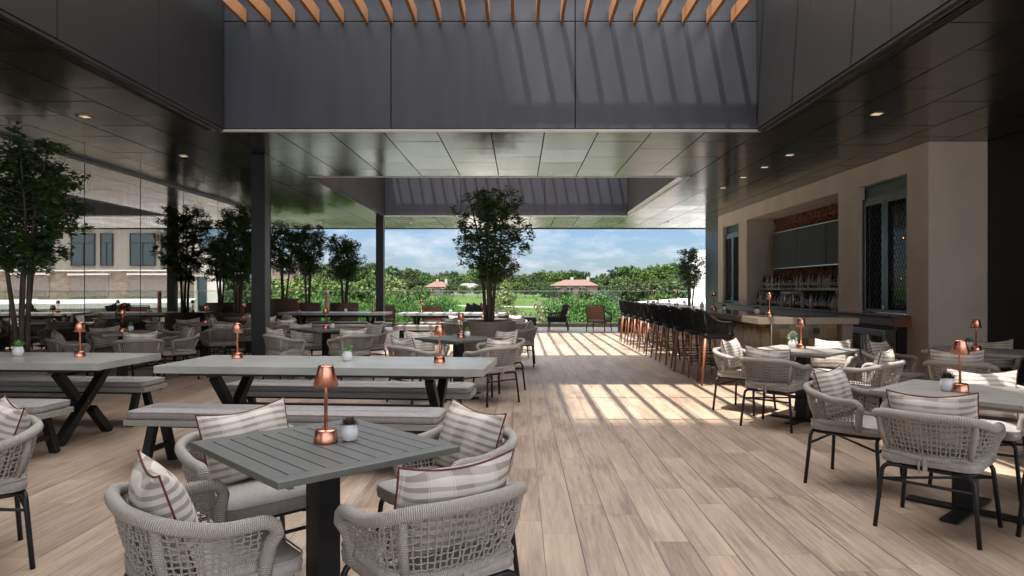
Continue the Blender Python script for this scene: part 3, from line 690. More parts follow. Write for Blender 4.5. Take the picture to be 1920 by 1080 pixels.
# ------------------------------------------------------------ glass railing
t = thing('glass_railing', 'frameless glass railing with thin steel top rail at the far terrace edge', 'railing', (0, 24.6, 0))
x = -11.3
while x < 6.2:
    x2 = min(x+1.58, 6.3); bb = MB(); bb.box(x+.01, x2-.01, -.006, .006, .13, 1.255); obj('glass_panel', bb, 'rail_glass', t); x = x2
obj('top_rail', MB().box(-11.35, 6.3, -.014, .014, 1.257, 1.275, .003), 'steel', t); obj('curb', MB().box(-11.4, 8.1, -.11, .13, 0, .13, .006), 'curb_stone', t)
t = thing('glass_railing', 'short side run of glass railing left of the planters at the terrace edge', 'railing', (-11.3, 20, 0))
for y in (0, 1.55, 3.1): obj('glass_panel', MB().box(-.006, .006, y, y+1.43, .13, 1.255), 'rail_glass', t)
obj('top_rail', MB().box(-.014, .014, 0, 4.56, 1.257, 1.275), 'steel', t); obj('curb', MB().box(-.11, .11, 0, 4.45, 0, .13), 'curb_stone', t)

# ------------------------------------------------------------ FURNITURE
def u_path(a, yb, yf, n, ex=2.7):
    """U in plan, open at +Y: from the left arm end round the back to the right arm end"""
    raw = []; yc = yb+ .62*a
    for i in range(13): raw.append((-a, yf+(yc-yf)*i/12))
    for i in range(1, 60):
        th = pi/2*(i/30-1)*-1  # pi/2 .. -pi/2
        s_, c_ = sin(th), cos(th)
        raw.append((-a*math.copysign(abs(s_)**(2/ex), s_), yc-(yc-yb)*abs(c_)**(2/ex)))
    for i in range(13): raw.append((a, yc+(yf-yc)*i/12))
    d = [0]
    for p, q in zip(raw, raw[1:]): d.append(d[-1]+math.hypot(q[0]-p[0], q[1]-p[1]))
    res = []; k = 0
    for i in range(n):
        tt = d[-1]*i/(n-1)
        while k < len(d)-2 and d[k+1] < tt: k += 1
        f = (tt-d[k])/max(1e-9, d[k+1]-d[k]); res.append((raw[k][0]+(raw[k+1][0]-raw[k][0])*f, raw[k][1]+(raw[k+1][1]-raw[k][1])*f))
    return res
def shell(parent, rope, at=.284, al=.245, ybt=-.288, ybl=-.225, yft=.085, yfl=.075, zarm=.610, zback=.675, zlow=.445, rt=.0245, rl=.020, rows=8, seedv=1, ncols=46):
    n = 61; T = u_path(at, ybt, yft, n); Lw = u_path(al, ybl, yfl, n)
    def ztop(i):
        s_ = abs(i/(n-1)*2-1); k = min(1, max(0, (s_-.30)/.55)); k = k*k*(3-2*k); return zback+(zarm-zback)*k
    top = [(T[i][0], T[i][1], ztop(i)) for i in range(n)]
    low = [(Lw[i][0], Lw[i][1], zlow+.01*cos(i/(n-1)*2*pi)) for i in range(n)]
    def bend(i0, sgn):
        # arm end rolls over and runs down to the seat
        a = Vector(top[i0]); c = Vector(low[i0]); pts = []
        pts.append(a+Vector((0, .022, -.004))); pts.append(a+Vector((0, .042, -.020))); pts.append(a+Vector((0, .050, -.045)))
        m_ = a.lerp(c, .55)+Vector((0, .04, 0)); pts.append(m_); pts.append(c+Vector((0, .035, .0))); pts.append(c+Vector((0, .03, -.045)))
        return pts
    fr = MB(); left = bend(0, -1)[::-1]; right = bend(n-1, 1)
    allp = left+[Vector(p) for p in top]+right
    fr.tube(allp, [rt*.98]*len(left)+[rt]*n+[rt*.98]*len(right), 12)
    fr.tube(low, rl, 10)
    for i in (17, n-18):
        fr.tube([top[i], tuple(Vector(top[i]).lerp(Vector(low[i]), .5)+Vector((low[i][0]*.03, low[i][1]*.05, 0))), low[i]], .0165, 10)
    obj('rope_frame', fr, rope, parent)
    rr = random.Random(seedv); wv = MB()
    def P(s_, v):
        x = s_*(n-1); i = min(n-2, int(x)); f = x-i
        a = Vector(top[i]).lerp(Vector(top[i+1]), f); c = Vector(low[i]).lerp(Vector(low[i+1]), f); p = a.lerp(c, v)
        bul = .014*sin(pi*v); d = Vector((p.x, p.y+.02, 0)); d = d.normalized() if d.length > 1e-4 else d
        return p+d*bul*(-1 if False else .6), d
    for c_ in range(ncols):
        s0 = (c_+.5)/ncols; j = rr.uniform(-.08, .08)/ncols
        pts = []
        for k in range(9):
            v = k/8; jj = j*sin(pi*v)+rr.uniform(-.03, .03)/ncols
            p, d = P(min(1, max(0, s0+jj+(.06/ncols if c_ % 2 else -.06/ncols))), v); pts.append(p+d*(.0035 if (k+c_) % 2 else -.0035))
        wv.tube(pts, .0040, 5, caps=False)
    for k in range(rows):
        v0 = (k+1)/(rows+1); pts = []
        for q in range(ncols*2+1):
            p, d = P(q/(ncols*2), v0+.004*sin(q*.9+k)+rr.uniform(-.0035, .0035)); pts.append(p+d*(.004 if ((q//2)+k) % 2 else -.004))
        wv.tube(pts, .0034, 5, caps=False)
    obj('rope_weave', wv, rope, parent)
def puff(mb, w, d, z0, h, r=.07, n=10, crown=.012, y0=0):
    """soft rectangular cushion lofted from rounded-rectangle rings"""
    def ring(inset, z, bulge=0):
        pts = []; a, c = w/2-inset, d/2-inset; rr_ = max(.01, r-inset*.6)
        for cx, cy, a0 in ((a-rr_, c-rr_, 0), (-a+rr_, c-rr_, pi/2), (-a+rr_, -c+rr_, pi), (a-rr_, -c+rr_, 3*pi/2)):
            for k in range(n+1):
                an = a0+pi/2*k/n; pts.append((cx+rr_*cos(an), y0+cy+rr_*sin(an), z))
        return pts
    rings = [ring(.02, z0), ring(.004, z0+.008), ring(0, z0+h*.5), ring(.004, z0+h-.010), ring(.018, z0+h-.001), ring(.05, z0+h+crown*.5), ring(.12, z0+h+crown*.9), ring(.19 if min(w, d) > .4 else .12, z0+h+crown)]
    b0 = len(mb.v); m_ = len(rings[0])
    for rg in rings: mb.v += rg
    for i in range(len(rings)-1):
        for k in range(m_):
            k2 = (k+1) % m_; mb.face([b0+i*m_+k, b0+i*m_+k2, b0+(i+1)*m_+k2, b0+(i+1)*m_+k], None, True)
    mb.face([b0+k for k in range(m_)][::-1], None, True); mb.face([b0+(len(rings)-1)*m_+k for k in range(m_)], None, True)
    return rings
def leg_pts(x, y, zt=.37, spl=.035, lean=.03):
    sx = math.copysign(1, x); sy = math.copysign(1, y)
    pts = [(x+sx*spl, y+sy*lean, 0), (x+sx*.006, y+sy*.006, zt-.05)]
    for k in range(1, 6):
        a = pi/2*k/5; pts.append((x+sx*.006-sx*.045*(1-cos(a)), y+sy*.006*(1-k/5), zt-.05+.05*sin(a)))
    pts.append((x-sx*.10, y, zt)); return pts
ch = thing('dining_armchair', 'x', 'armchair')
shell(ch, 'rope')
cu = MB(); puff(cu, .50, .50, .385, .062, .08, crown=.012, y0=.015); cus = obj('seat_cushion', cu, 'fabric', ch)
def rr_loop(w, d, z, r, y0, n=6):
    pts = []
    for cx, cy, a0 in ((w/2-r, d/2-r, 0), (-w/2+r, d/2-r, pi/2), (-w/2+r, -d/2+r, pi), (w/2-r, -d/2+r, 3*pi/2)):
        for k in range(n+1): pts.append((cx+r*cos(a0+pi/2*k/n), y0+cy+r*sin(a0+pi/2*k/n), z))
    return pts
obj('piping', MB().tube(rr_loop(.496, .496, .445, .08, .015), .0035, 6, closed=True).tube(rr_loop(.49, .49, .392, .08, .015), .0035, 6, closed=True), 'fabric', cus)
obj('cushion_tie', MB().tube([(-.03, -.235, .425), (-.032, -.245, .385), (-.03, -.232, .352)], .006, 6).obox((0, -.242, .40), (.022, .006, .075)), 'fabric', cus)
obj('seat_frame', MB().tube(rr_loop(.43, .43, .371, .06, .0), .011, 8, closed=True).tube([(-.215, 0, .371), (.215, 0, .371)], .009, 8), 'black_metal', ch)
for x in (-.225, .225):
    for y in (-.215, .215): obj('leg', MB().tube(leg_pts(x, y), .0125, 10), 'black_metal', ch)
obj('stretcher', MB().tube([(-.238, -.224, .285), (.238, -.224, .285)], .009, 8).tube([(-.238, .224, .285), (.238, .224, .285)], .009, 8).tube([(-.22, -.224, .285), (.22, .224, .285)], .008, 8), 'black_metal', ch)
CH = Proto(ch)
# pillow, own axes: X width, Z height, thickness along Y
def pillow_proto(cat, w, h, t_, m1, m2, seedv):
    root = thing('throw_pillow', 'x', cat); rr = random.Random(seedv)
    n = 18; P1 = [[None]*(n+1) for _ in range(n+1)]
    def pt(i, j, s_):
        u, v = i/n*2-1, j/n*2-1
        px = w/2*u*(1-.045*(1-v*v)*abs(u)**3); pz = h/2*v*(1-.06*(1-u*u)*abs(v)**3)
        th = t_/2*((1-abs(u)**2.6)*(1-abs(v)**2.6))**.55
        sag = -.022*(1-u*u)*(v+1)/2
        wr = .004*sin(u*9+v*4)*(1-u*u)*(1-v*v)
        return (px, s_*(th+wr)+.012*u*u, pz+sag)
    b_ = MB(); k0 = 0
    for s_ in (1, -1):
        k0 = len(b_.v)
        for i in range(n+1):
            for j in range(n+1): b_.v.append(pt(i, j, s_))
        for i in range(n):
            for j in range(n):
                q = [k0+i*(n+1)+j, k0+(i+1)*(n+1)+j, k0+(i+1)*(n+1)+j+1, k0+i*(n+1)+j+1]; b_.face(q if s_ < 0 else q[::-1], None, True)
    o = obj('cover', b_, m1, root)
    edge = [pt(i, 0, 1) for i in range(n)]+[pt(n, j, 1) for j in range(n)]+[pt(n-i, n, 1) for i in range(n)]+[pt(0, n-j, 1) for j in range(n)]
    obj('piping', MB().tube(edge, .0040, 6, closed=True), m2, root); return Proto(root)
PIL = [pillow_proto('pillow', .45, .36, .15, 'plaid', 'red_piping', 1), pillow_proto('pillow', .43, .35, .17, 'plaid', 'red_piping', 2)]
DPIL = pillow_proto('pillow', .46, .44, .15, 'dark_fabric', 'dark_fabric', 3)
WPIL = pillow_proto('pillow', .46, .30, .12, 'cream_fabric', 'cream_fabric', 4)
prr = random.Random(21); nch = [0]
def to_rz(fx, fy): return atan2(-fx, fy)
def place_chair(x, y, fx, fy, where, group='woven rope armchairs round the square tables', pillow=True, plab=None):
    nch[0] += 1; rz = to_rz(fx, fy)+prr.uniform(-.05, .05)
    CH.place((x, y, 0), rz, 'grey rope armchair '+where, group)
    if pillow:
        p = PIL[nch[0] % 2]; tilt = radians(prr.uniform(14, 20)); off = prr.uniform(-.03, .03); R = Matrix.Rotation(rz, 4, 'Z')
        loc = R @ Vector((off, -.155, .455+.178)); o = p.place((x+loc.x, y+loc.y, loc.z), 0, plab or ('striped pillow on armchair '+where), 'striped pillows on the armchairs')
        o.rotation_euler = (tilt, prr.uniform(-.07, .07), rz+prr.uniform(-.12, .12)); o.rotation_mode = 'XYZ'
# lamp
lp = thing('table_lamp', 'x', 'lamp')
obj('base', MB().lathe([(.050, 0), (.0505, .004), (.045, .048), (.042, .052), (.006, .053)], 32), 'copper', lp)
obj('stem', MB().lathe([(.0075, .053), (.0075, .25), (.006, .262), (.006, .30)], 14), 'copper', lp)
obj('lamp_shade', MB().lathe([(.050, .232), (.052, .234), (.032, .313), (.031, .318), (.0001, .318), (.0001, .316), (.029, .315), (.048, .236), (.050, .232)], 36), 'copper', lp)
LP = Proto(lp)
def lamp(px, py, h, lab, y=None, group='copper table lamps'):
    Y = y if y else (CAMH-h)*1300/(py-539); X = (px-974)/1300*Y
    LP.place((X, Y, h+.0015), prr.uniform(0, 6), lab, group); return X, Y
# plant pots
def pot_proto(kind):
    root = thing('potted_succulent', 'x', 'plant pot')
    obj('pot', MB().lathe([(.026, 0), (.033, .004), (.041, .03), (.040, .05), (.031, .075), (.030, .078), (.027, .077), (.027, .066)], 26), 'ceramic', root)
    obj('soil', MB().lathe([(.027, .066), (.0001, .068)], 20), 'soil', root)
    rr = random.Random(len(kind)); b_ = MB()
    if kind == 'green':
        for k in range(110):
            a = rr.uniform(0, 2*pi); e = rr.uniform(.2, 1.5); L = rr.uniform(.02, .06); base = Vector((rr.uniform(-.02, .02), rr.uniform(-.02, .02), .068)); d = Vector((cos(a)*cos(e), sin(a)*cos(e), sin(e))); s_ = d.cross(Vector((0, 0, 1))).normalized()*.006
            c_ = base+d*L; b_.quad(c_-d*.009, c_+s_, c_+d*.009, c_-s_); b_.tri(base-s_*.15, base+s_*.15, c_)
    else:
        lay = 4 if kind == 'dark' else 6
        for q in range(lay):
            e = .25+q*(1.15/lay); m_ = 9-q
            for k in range(m_):
                a = 2*pi*k/m_+q*.5; L = (.055 if kind == 'dark' else .06)*(1-q*.07); d = Vector((cos(a)*cos(e), sin(a)*cos(e), sin(e))); s_ = Vector((-sin(a), cos(a), 0))*.010
                base = Vector((0, 0, .070+(q*.008 if kind == 'pale' else 0))); mid = base+d*L*.6; tip = base+d*L+Vector((0, 0, .006)); up = d.cross(s_).normalized()*.004
                b_.quad(base, mid+s_, tip, mid-s_); b_.quad(base, mid-s_-up, tip, mid+s_-up)
    obj('leaves', b_, 'succulent_'+kind, root); return Proto(root)
POT = {k: pot_proto(k) for k in ('green', 'dark', 'pale')}
def pot(kind, px, py, h, lab, y=None, sc_=1.0):
    Y = y if y else (CAMH-h)*1300/(py-539); X = (px-974)/1300*Y
    POT[kind].place((X, Y, h+.0015), prr.uniform(0, 6), lab, 'small white pots on the tables', (sc_, sc_, sc_))
# square slatted pedestal table; local X = slat direction
TH = .745
def square_table(x, y, rz, lab, m='table_metal', lx=.845, ly=.77, proto=None):
    root = thing('pedestal_table', lab, 'table', (x, y, 0), rz, 'square pedestal tables')
    b_ = MB(); t_ = .025; bw = .070; z0, z1 = TH-t_, TH
    b_.box(-lx/2, -lx/2+bw, -ly/2, ly/2, z0, z1, .003); b_.box(lx/2-bw, lx/2, -ly/2, ly/2, z0, z1, .003)
    n = 11; g = .0055; wI = (ly)/n
    for i in range(n):
        y0_ = -ly/2+i*wI+(g/2 if i else 0); y1_ = -ly/2+(i+1)*wI-(g/2 if i < n-1 else 0)
        b_.box(-lx/2+bw+.001, lx/2-bw-.001, y0_, y1_, z0, z1, .0015)
    top = obj('tabletop', b_, m, root)
    e = MB(); q_ = .07; e.box(-lx/2+q_, lx/2-q_, -ly/2+q_, -ly/2+q_+.02, z0-.028, z0-.013); e.box(-lx/2+q_, lx/2-q_, ly/2-q_-.02, ly/2-q_, z0-.028, z0-.013)
    e.box(-lx/2+.05, lx/2-.05, -ly/2+.05, ly/2-.05, z0-.012, z0-.002)
    obj('apron', e, m, top)
    obj('column', MB().box(-.055, .055, -.05, .05, .022, z0-.013, .006).box(-.075, -.057, -.03, .03, .022, z0-.013, .003), 'black_metal', root)
    obj('base', MB().box(-.34, .34, -.05, .05, .004, .02, .003).box(-.05, .05, -.34, -.051, .004, .02, .003).box(-.05, .05, .051, .34, .004, .02, .003), 'black_metal', root)
    return root
# long communal table
def long_table(x, y, rz, lab, L=2.74, W=.92):
    root = thing('long_table', lab, 'table', (x, y, 0), rz, 'long communal tables')
    obj('tabletop', MB().box(-L/2, L/2, -W/2, W/2, TH-.062, TH, .004), 'slab_top', root)
    for s_ in (-1, 1):
        b_ = MB(); X = s_*(L/2-.46)
        b_.beam((X, -.34, .0), (X, .34, TH-.10), .075, .075, .003, up=(1, 0, 0)); b_.beam((X+.0, .34, .0), (X, .10, .262), .072, .072, .003, up=(1, 0, 0)); b_.beam((X, -.34, TH-.10), (X, -.10, .383), .072, .072, .003, up=(1, 0, 0))
        b_.box(X-.04, X+.04, -.40, .40, TH-.10, TH-.063)
        lg = obj('leg', b_, 'black_metal', root)
        obj('bolt', MB().obox((X+s_*.040, 0, .345), (.006, .014, .014)).obox((X+s_*.040, 0, .30), (.006, .014, .014)), 'copper', lg)
    obj('beam', MB().box(-L/2+.51, L/2-.51, -.03, .03, .255, .375, .004), 'black_metal', root)
    obj('rail', MB().box(-L/2+.3, L/2-.3, -.03, .03, TH-.135, TH-.101).box(-L/2+.2, L/2-.2, -W/2+.03, -W/2+.045, TH-.082, TH-.063).box(-L/2+.2, L/2-.2, W/2-.045, W/2-.03, TH-.082, TH-.063), 'black_metal', root)
    return root
def bench_proto():
    root = thing('bench', 'x', 'bench'); L, W = 2.42, .40
    b_ = MB()
    for k in range(3): b_.box(-L/2, L/2, -W/2+k*W/3+.002, -W/2+(k+1)*W/3-.002, .345, .39, .003)
    obj('seat', b_, 'bench_wood', root)
    c = MB(); puff(c, L-.01, W-.005, .391, .062, .05, crown=.014); cu_ = obj('cushion', c, 'bench_fabric', root)
    obj('piping', MB().tube(rr_loop(L-.014, W-.01, .446, .045, 0), .003, 6, closed=True), 'bench_fabric', cu_)
    for s_ in (-1, 1):
        X = s_*(L/2-.16)
        for q in (-1, 1): obj('leg', MB().beam((X, q*.19, 0), (X, q*.07, .343), .06, .06, .003, up=(1, 0, 0)), 'black_metal', root)
        obj('crossbar', MB().box(X-.02, X+.02, -.10, .10, .13, .165), 'black_metal', root)
    obj('beam', MB().box(-L/2+.2, L/2-.2, -.02, .02, .30, .343), 'black_metal', root)
    return Proto(root)
BE = bench_proto()
def long_set(x, y, deg, desc, nears=('near', 'far'), dn=.73, df=.72, shx=(-.1, -.1)):
    long_table(x, y, radians(deg), 'long pale slab communal table, '+desc)
    a = radians(deg); ux, uy = cos(a), sin(a); nx, ny = -sin(a), cos(a)
    if 'near' in nears: BE.place((x+ux*shx[0]-nx*dn, y+uy*shx[0]-ny*dn, 0), a, 'cushioned bench, camera side of the long table '+desc, 'cushioned benches along the long tables')
    if 'far' in nears: BE.place((x+ux*shx[1]+nx*df, y+uy*shx[1]+ny*df, 0), a, 'cushioned bench, far side of the long table '+desc, 'cushioned benches along the long tables')

# near left square table and its chairs
square_table(-.81, 2.86, radians(-46.5), 'dark grey slatted square table nearest the camera, with a tall copper lamp')
W1 = 'at the nearest square table, '
place_chair(-1.10, 2.46, .74, .67, W1+'its back turned, left'); place_chair(-.33, 2.53, -.60, .80, W1+'its back turned, right')
place_chair(-.36, 3.33, -.76, -.65, W1+'far right side'); place_chair(-1.24, 3.26, .72, -.69, W1+'far left side')
lamp(611, 829, TH, 'tallest looking copper lamp, on the nearest dark slatted table'); pot('dark', 655, 826, TH, 'white pot with dark red succulent on the nearest slatted table', sc_=.88)
place_chair(-2.76, 3.46, -.72, -.69, 'cut off by the left edge of the view')
# right square tables
square_table(2.78, 4.31, radians(-48), 'greige square table at the lower right with copper lamp and white pot', 'greige_top', .86, .78)
W2 = 'at the lower right table, '
place_chair(2.43, 4.03, .70, .71, W2+'nearest the camera with its back turned'); place_chair(2.39, 4.95, .72, -.69, W2+'on the far left corner facing right')
place_chair(3.14, 3.86, -.70, .71, W2+'cut by the right edge'); place_chair(3.22, 4.85, -.70, -.71, W2+'behind the table by the lamp')
lamp(1800, 735, TH, 'copper lamp on the lower right table beside a round white pot'); pot('dark', 1776, 733, TH, 'white pot with pinkish succulent on the lower right table', sc_=1.05)
square_table(2.97, 7.25, radians(-46), 'greige square table in front of the bar end, crossed by a strip of sun', 'greige_top')
W3 = 'at the table before the bar, '
place_chair(2.58, 6.96, .70, .71, W3+'near side, its back turned'); place_chair(2.55, 7.86, .71, -.70, W3+'in the sun by the stools')
place_chair(3.37, 6.72, -.70, .71, W3+'on its near right'); place_chair(3.48, 7.85, -.71, -.70, W3+'behind it facing the camera')
lamp(1502, 654, TH, 'copper lamp on the table in front of the bar end'); pot('pale', 1487, 653, TH, 'white pot with a tall pale rosette plant on the table before the bar', sc_=1.25)
square_table(4.72, 7.15, radians(-44), 'dim greige square table beside the black wall at right', 'greige_top')
W4 = 'at the black wall table, '
place_chair(4.28, 6.72, .62, .78, W4+'nearest the camera with its back turned'); place_chair(4.13, 7.62, .70, -.71, W4+'on its left by the fridge'); place_chair(5.25, 6.75, -.7, .71, W4+'at the right edge'); place_chair(5.22, 7.72, -.7, -.71, W4+'behind it facing the camera')
lamp(1830, 658, TH, 'copper lamp on the dim table beside the black wall'); pot('green', 1816, 655, TH, 'white pot with green leaves on the dim table by the black wall')
# left dim tables by the glass
square_table(-5.72, 10.0, radians(-44), 'dim square table beside the glass wall, first from the camera', 'greige_top')
W5 = 'at the first glass wall table, '
place_chair(-6.18, 9.58, .70, .71, W5+'near left side'); place_chair(-5.25, 9.55, -.55, .83, W5+'near right side'); place_chair(-5.20, 10.5, -.70, -.71, W5+'far right side'); place_chair(-6.2, 10.5, .7, -.71, W5+'far left side')
lamp(230, 622, TH, 'copper lamp on the first dim table by the glass wall'); pot('green', 245, 621, TH, 'white pot on the first dim table by the glass wall')
square_table(-5.74, 12.65, radians(-45), 'dim square table beside the glass wall, second from the camera', 'greige_top')
W6 = 'at the second glass wall table, '
place_chair(-6.2, 12.2, .70, .71, W6+'near left side'); place_chair(-5.22, 12.1, -.60, .80, W6+'near right side'); place_chair(-5.25, 13.15, -.7, -.71, W6+'far right side'); place_chair(-6.2, 13.15, .7, -.71, W6+'far left side')
lamp(386, 605, TH, 'copper lamp on the second dim table by the glass wall'); pot('pale', 397, 603.5, TH, 'white pot on the second dim table by the glass wall')
square_table(-5.75, 14.8, radians(-45), 'dim square table beside the glass wall, farthest, before the tree', 'greige_top')
place_chair(-5.30, 14.3, -.7, .71, 'at the farthest glass wall table, near right side'); place_chair(-6.2, 14.35, .7, .71, 'at the farthest glass wall table, near left side')
place_chair(-5.28, 15.3, -.7, -.71, 'at the farthest glass wall table, far right side'); place_chair(-4.62, 13.3, -.85, .4, 'standing alone just right of the near column')
lamp(457, 593, TH, 'copper lamp on the farthest dim table by the glass wall', y=14.8); pot('green', 466, 593, TH, 'white pot on the farthest dim table by the glass wall', y=14.7)
# centre left tables
square_table(-3.02, 10.85, radians(-45), 'grey square table between the near column and the far long table', 'table_metal')
W7 = 'at the table right of the near column, '
place_chair(-3.47, 10.35, .70, .71, W7+'near left side'); place_chair(-2.53, 10.35, -.62, .78, W7+'near right side'); place_chair(-2.52, 11.38, -.7, -.71, W7+'far right side'); place_chair(-3.52, 11.38, .7, -.71, W7+'far left side')
lamp(611, 616, TH, 'copper lamp on the square table right of the near column'); pot('green', 623, 616, TH, 'white pot on the square table right of the near column')
square_table(-.78, 8.88, radians(-45), 'grey square table in front of the round planter of the central tree', 'table_metal')
W8 = 'at the table before the round planter, '
place_chair(-1.25, 8.40, .72, .69, W8+'near left side'); place_chair(-.36, 8.38, -.68, .73, W8+'near right side'); place_chair(-.28, 9.40, -.7, -.71, W8+'far right side'); place_chair(-1.27, 9.38, .7, -.71, W8+'far left side')
lamp(864, 633, TH, 'copper lamp on the square table before the round planter'); pot('green', 876, 632, TH, 'white pot with spiky green plant before the round planter')
square_table(-.72, 14.3, radians(-45), 'grey square table just behind the central tree', 'table_metal')
W9 = 'at the table behind the central tree, '
place_chair(-.18, 13.75, -.7, .71, W9+'near right side'); place_chair(-1.22, 13.8, .7, .71, W9+'near left side'); place_chair(-.18, 14.85, -.7, -.71, W9+'far right side'); place_chair(-1.25, 14.85, .7, -.71, W9+'far left side')
place_chair(.02, 12.35, -.95, .1, 'on the right of the round planter facing it')
lamp(906, 597, TH, 'copper lamp left of the central trunk on the table behind it'); lamp(924, 594.5, TH, 'copper lamp right of the central trunk on the table behind it', y=14.5); pot('green', 931, 596, TH, 'white pot on the table behind the central tree')
# long tables
long_set(-1.61, 6.05, -4.8, 'nearest in the middle with two copper lamps')
lamp(445, 672, TH, 'copper lamp at the left end of the middle long table'); lamp(824, 680, TH, 'copper lamp at the right end of the middle long table'); pot('green', 651, 677, TH, 'white pot with bright green plant in the middle of the long table', sc_=1.1)
long_set(-4.92, 6.45, -4.0, 'beside the big left tree', shx=(0, -.05))
lamp(150, 669, TH, 'copper lamp on the long table at the left edge'); pot('green', 34, 668, TH, 'white pot with bright green plant on the left edge long table', sc_=1.15)
long_set(-4.78, 18.1, -2.5, 'far away before the brown planters')
lamp(560, 582, TH, 'left copper lamp on the far long table before the planters', y=18.1); lamp(700, 583, TH, 'right copper lamp on the far long table before the planters', y=18.1); pot('green', 648, 582.5, TH, 'white pot on the far long table before the planters', y=18.2)
long_set(-1.72, 17.75, -2.5, 'bright in the sun, far')
lamp(790, 584, TH, 'copper lamp on the sunlit far long table', y=17.7); pot('green', 845, 585, TH, 'white pot on the sunlit far long table', y=17.6)
t = thing('glass_lantern', 'tall slender pink glass cylinder with white cap on the far long table', 'lantern', (-4.98, 17.95, TH+.001))
obj('cylinder', MB().lathe([(.045, .02), (.048, .03), (.048, .50), (.044, .505)], 20), 'pink_glass', t); obj('cap', MB().lathe([(.049, .506), (.049, .55), (.001, .556)], 20), 'white_wall', t); obj('foot', MB().lathe([(.06, 0), (.06, .018), (.03, .019)], 20), 'copper', t)
# bar lamps and pots
BT = .998
lamp(1443, 593, BT, 'copper lamp on the near corner of the bar counter', group='copper lamps along the bar'); pot('dark', 1419, 589, BT, 'white pot on the bar counter left of the near corner lamp')
lamp(1338, 579, BT, 'copper lamp on the bar counter, second from the near corner', y=12.6, group='copper lamps along the bar'); lamp(1268, 575, BT, 'copper lamp on the bar counter, third from the near corner', y=15.1, group='copper lamps along the bar'); lamp(1225, 570, BT, 'copper lamp on the bar counter, farthest from the near corner', y=17.6, group='copper lamps along the bar')
for i, (px, y) in enumerate(((1358, 11.6), (1316, 13.1), (1283, 14.5), (1254, 16.0), (1233, 17.0), (1215, 18.0))):
    pot('green' if i == 1 else 'dark', px, 580, BT, '%s small white pot along the bar counter behind the stools' % ORD[i], y=y)

# bar stools
st = thing('bar_stool', 'x', 'bar stool')
shell(st, 'black_rope', at=.27, al=.225, ybt=-.27, ybl=-.20, yft=.15, yfl=.14, zarm=.90, zback=1.06, zlow=.735, rt=.018, rl=.017, seedv=5, ncols=46, rows=9)
cu = MB(); puff(cu, .44, .44, .685, .06, .08, y0=.01); obj('seat_cushion', cu, 'dark_fabric', st)
cu = MB(); puff(cu, .36, .30, 0, .07, .09, crown=.02)
o = obj('back_cushion', cu, 'dark_fabric', st); o.location = (0, -.225, .90); o.rotation_euler = (radians(-78), 0, 0)
obj('seat_frame', MB().tube(rr_loop(.38, .38, .672, .06, 0), .012, 8, closed=True), 'black_metal', st)
for x in (-1, 1):
    for y in (-1, 1): obj('leg', MB().tube([(x*.235, y*.235, 0), (x*.20, y*.20, .34), (x*.175, y*.175, .668)], [.012, .018, .020], 10), 'leg_wood', st)
b_ = MB()
for z, d in ((.26, .205), (.42, .192)):
    b_.tube([(-d, -d, z), (d, -d, z)], .008, 6).tube([(d, -d, z), (d, d, z)], .008, 6).tube([(d, d, z), (-d, d, z)], .008, 6).tube([(-d, d, z), (-d, -d, z)], .008, 6)
obj('footrest', b_, 'black_metal', st)
ST = Proto(st)
for i in range(10):
    ST.place((2.83, 9.98+.87*i, 0), to_rz(1, prr.uniform(-.12, .05)+(-.12 if i == 0 else 0)), 'black woven bar stool with orange wood legs, %s' % ('nearest the camera' if i == 0 else ('farthest from the camera' if i == 9 else ORD[i]+' from the camera')), 'black woven stools along the bar')

# lounge seats by the railing
def lounge(x, y, fx, fy, lab, back_m='brown_leather', wood='dark_wood', seat_m='fabric', dark=False):
    root = thing('lounge_chair', lab, 'lounge chair', (x, y, 0), to_rz(fx, fy), 'lounge chairs by the railing')
    for sx in (-1, 1):
        obj('leg', MB().tube([(sx*.31, .28, 0), (sx*.29, .25, .36)], [.014, .022], 8), wood, root); obj('leg', MB().tube([(sx*.30, -.36, 0), (sx*.29, -.27, .36)], [.014, .022], 8), wood, root)
        b_ = MB().tube([(sx*.31, .27, .34), (sx*.33, .26, .55), (sx*.33, .0, .57), (sx*.31, -.34, .66)], .022, 8)
        if dark:
            for k in range(9): b_.tube([(sx*.33, .22-k*.06, .57+max(0, k-4)*.017), (sx*.30, .22-k*.06, .34)], .010, 6)
        obj('armrest', b_, wood, root)
    c = MB(); puff(c, .58, .60, .33, .12, .07, crown=.02); obj('seat_cushion', c, seat_m, root)
    if dark:
        c = MB(); puff(c, .56, .46, 0, .14, .09, crown=.03); o_ = obj('back_cushion', c, seat_m, root); o_.location = (0, -.30, .60); o_.rotation_euler = (radians(-72), 0, 0)
    else:
        obj('back_panel', MB().obox((0, -.355, .60), (.54, .03, .42), Matrix.Rotation(radians(14), 3, 'X'), .01), back_m, root)
        obj('back_frame', MB().tube([(-.29, -.28, .34), (-.29, -.42, .83), (.29, -.42, .83), (.29, -.28, .34)], .018, 8), wood, root)
    obj('seat_rail', MB().box(-.29, .29, -.28, .27, .28, .325, .005), wood, root); return root
lounge(1.22, 22.3, -1, .12, 'dark cushioned lounge armchair facing left near the far railing', seat_m='dark_fabric', wood='black_metal', dark=True)
lounge(2.52, 21.9, .45, .9, 'wooden lounge chair with brown leather back, right of the dark armchair')
lounge(-2.65, 21.6, .1, 1, 'wooden lounge chair with brown leather back, left behind the sunlit long table')
lounge(-4.4, 22.6, -.3, 1, 'wooden lounge chair with brown back, beyond the far column')
def side_table(x, y, lab, s_=.42):
    root = thing('side_table', lab, 'side table', (x, y, 0), 0, 'black cube side tables by the railing'); obj('top', MB().box(-s_/2, s_/2, -s_/2, s_/2, .42, .45, .004), 'slab_top', root)
    obj('body', MB().box(-s_/2+.02, s_/2-.02, -s_/2+.02, s_/2-.02, 0, .419, .004), 'black_metal', root)
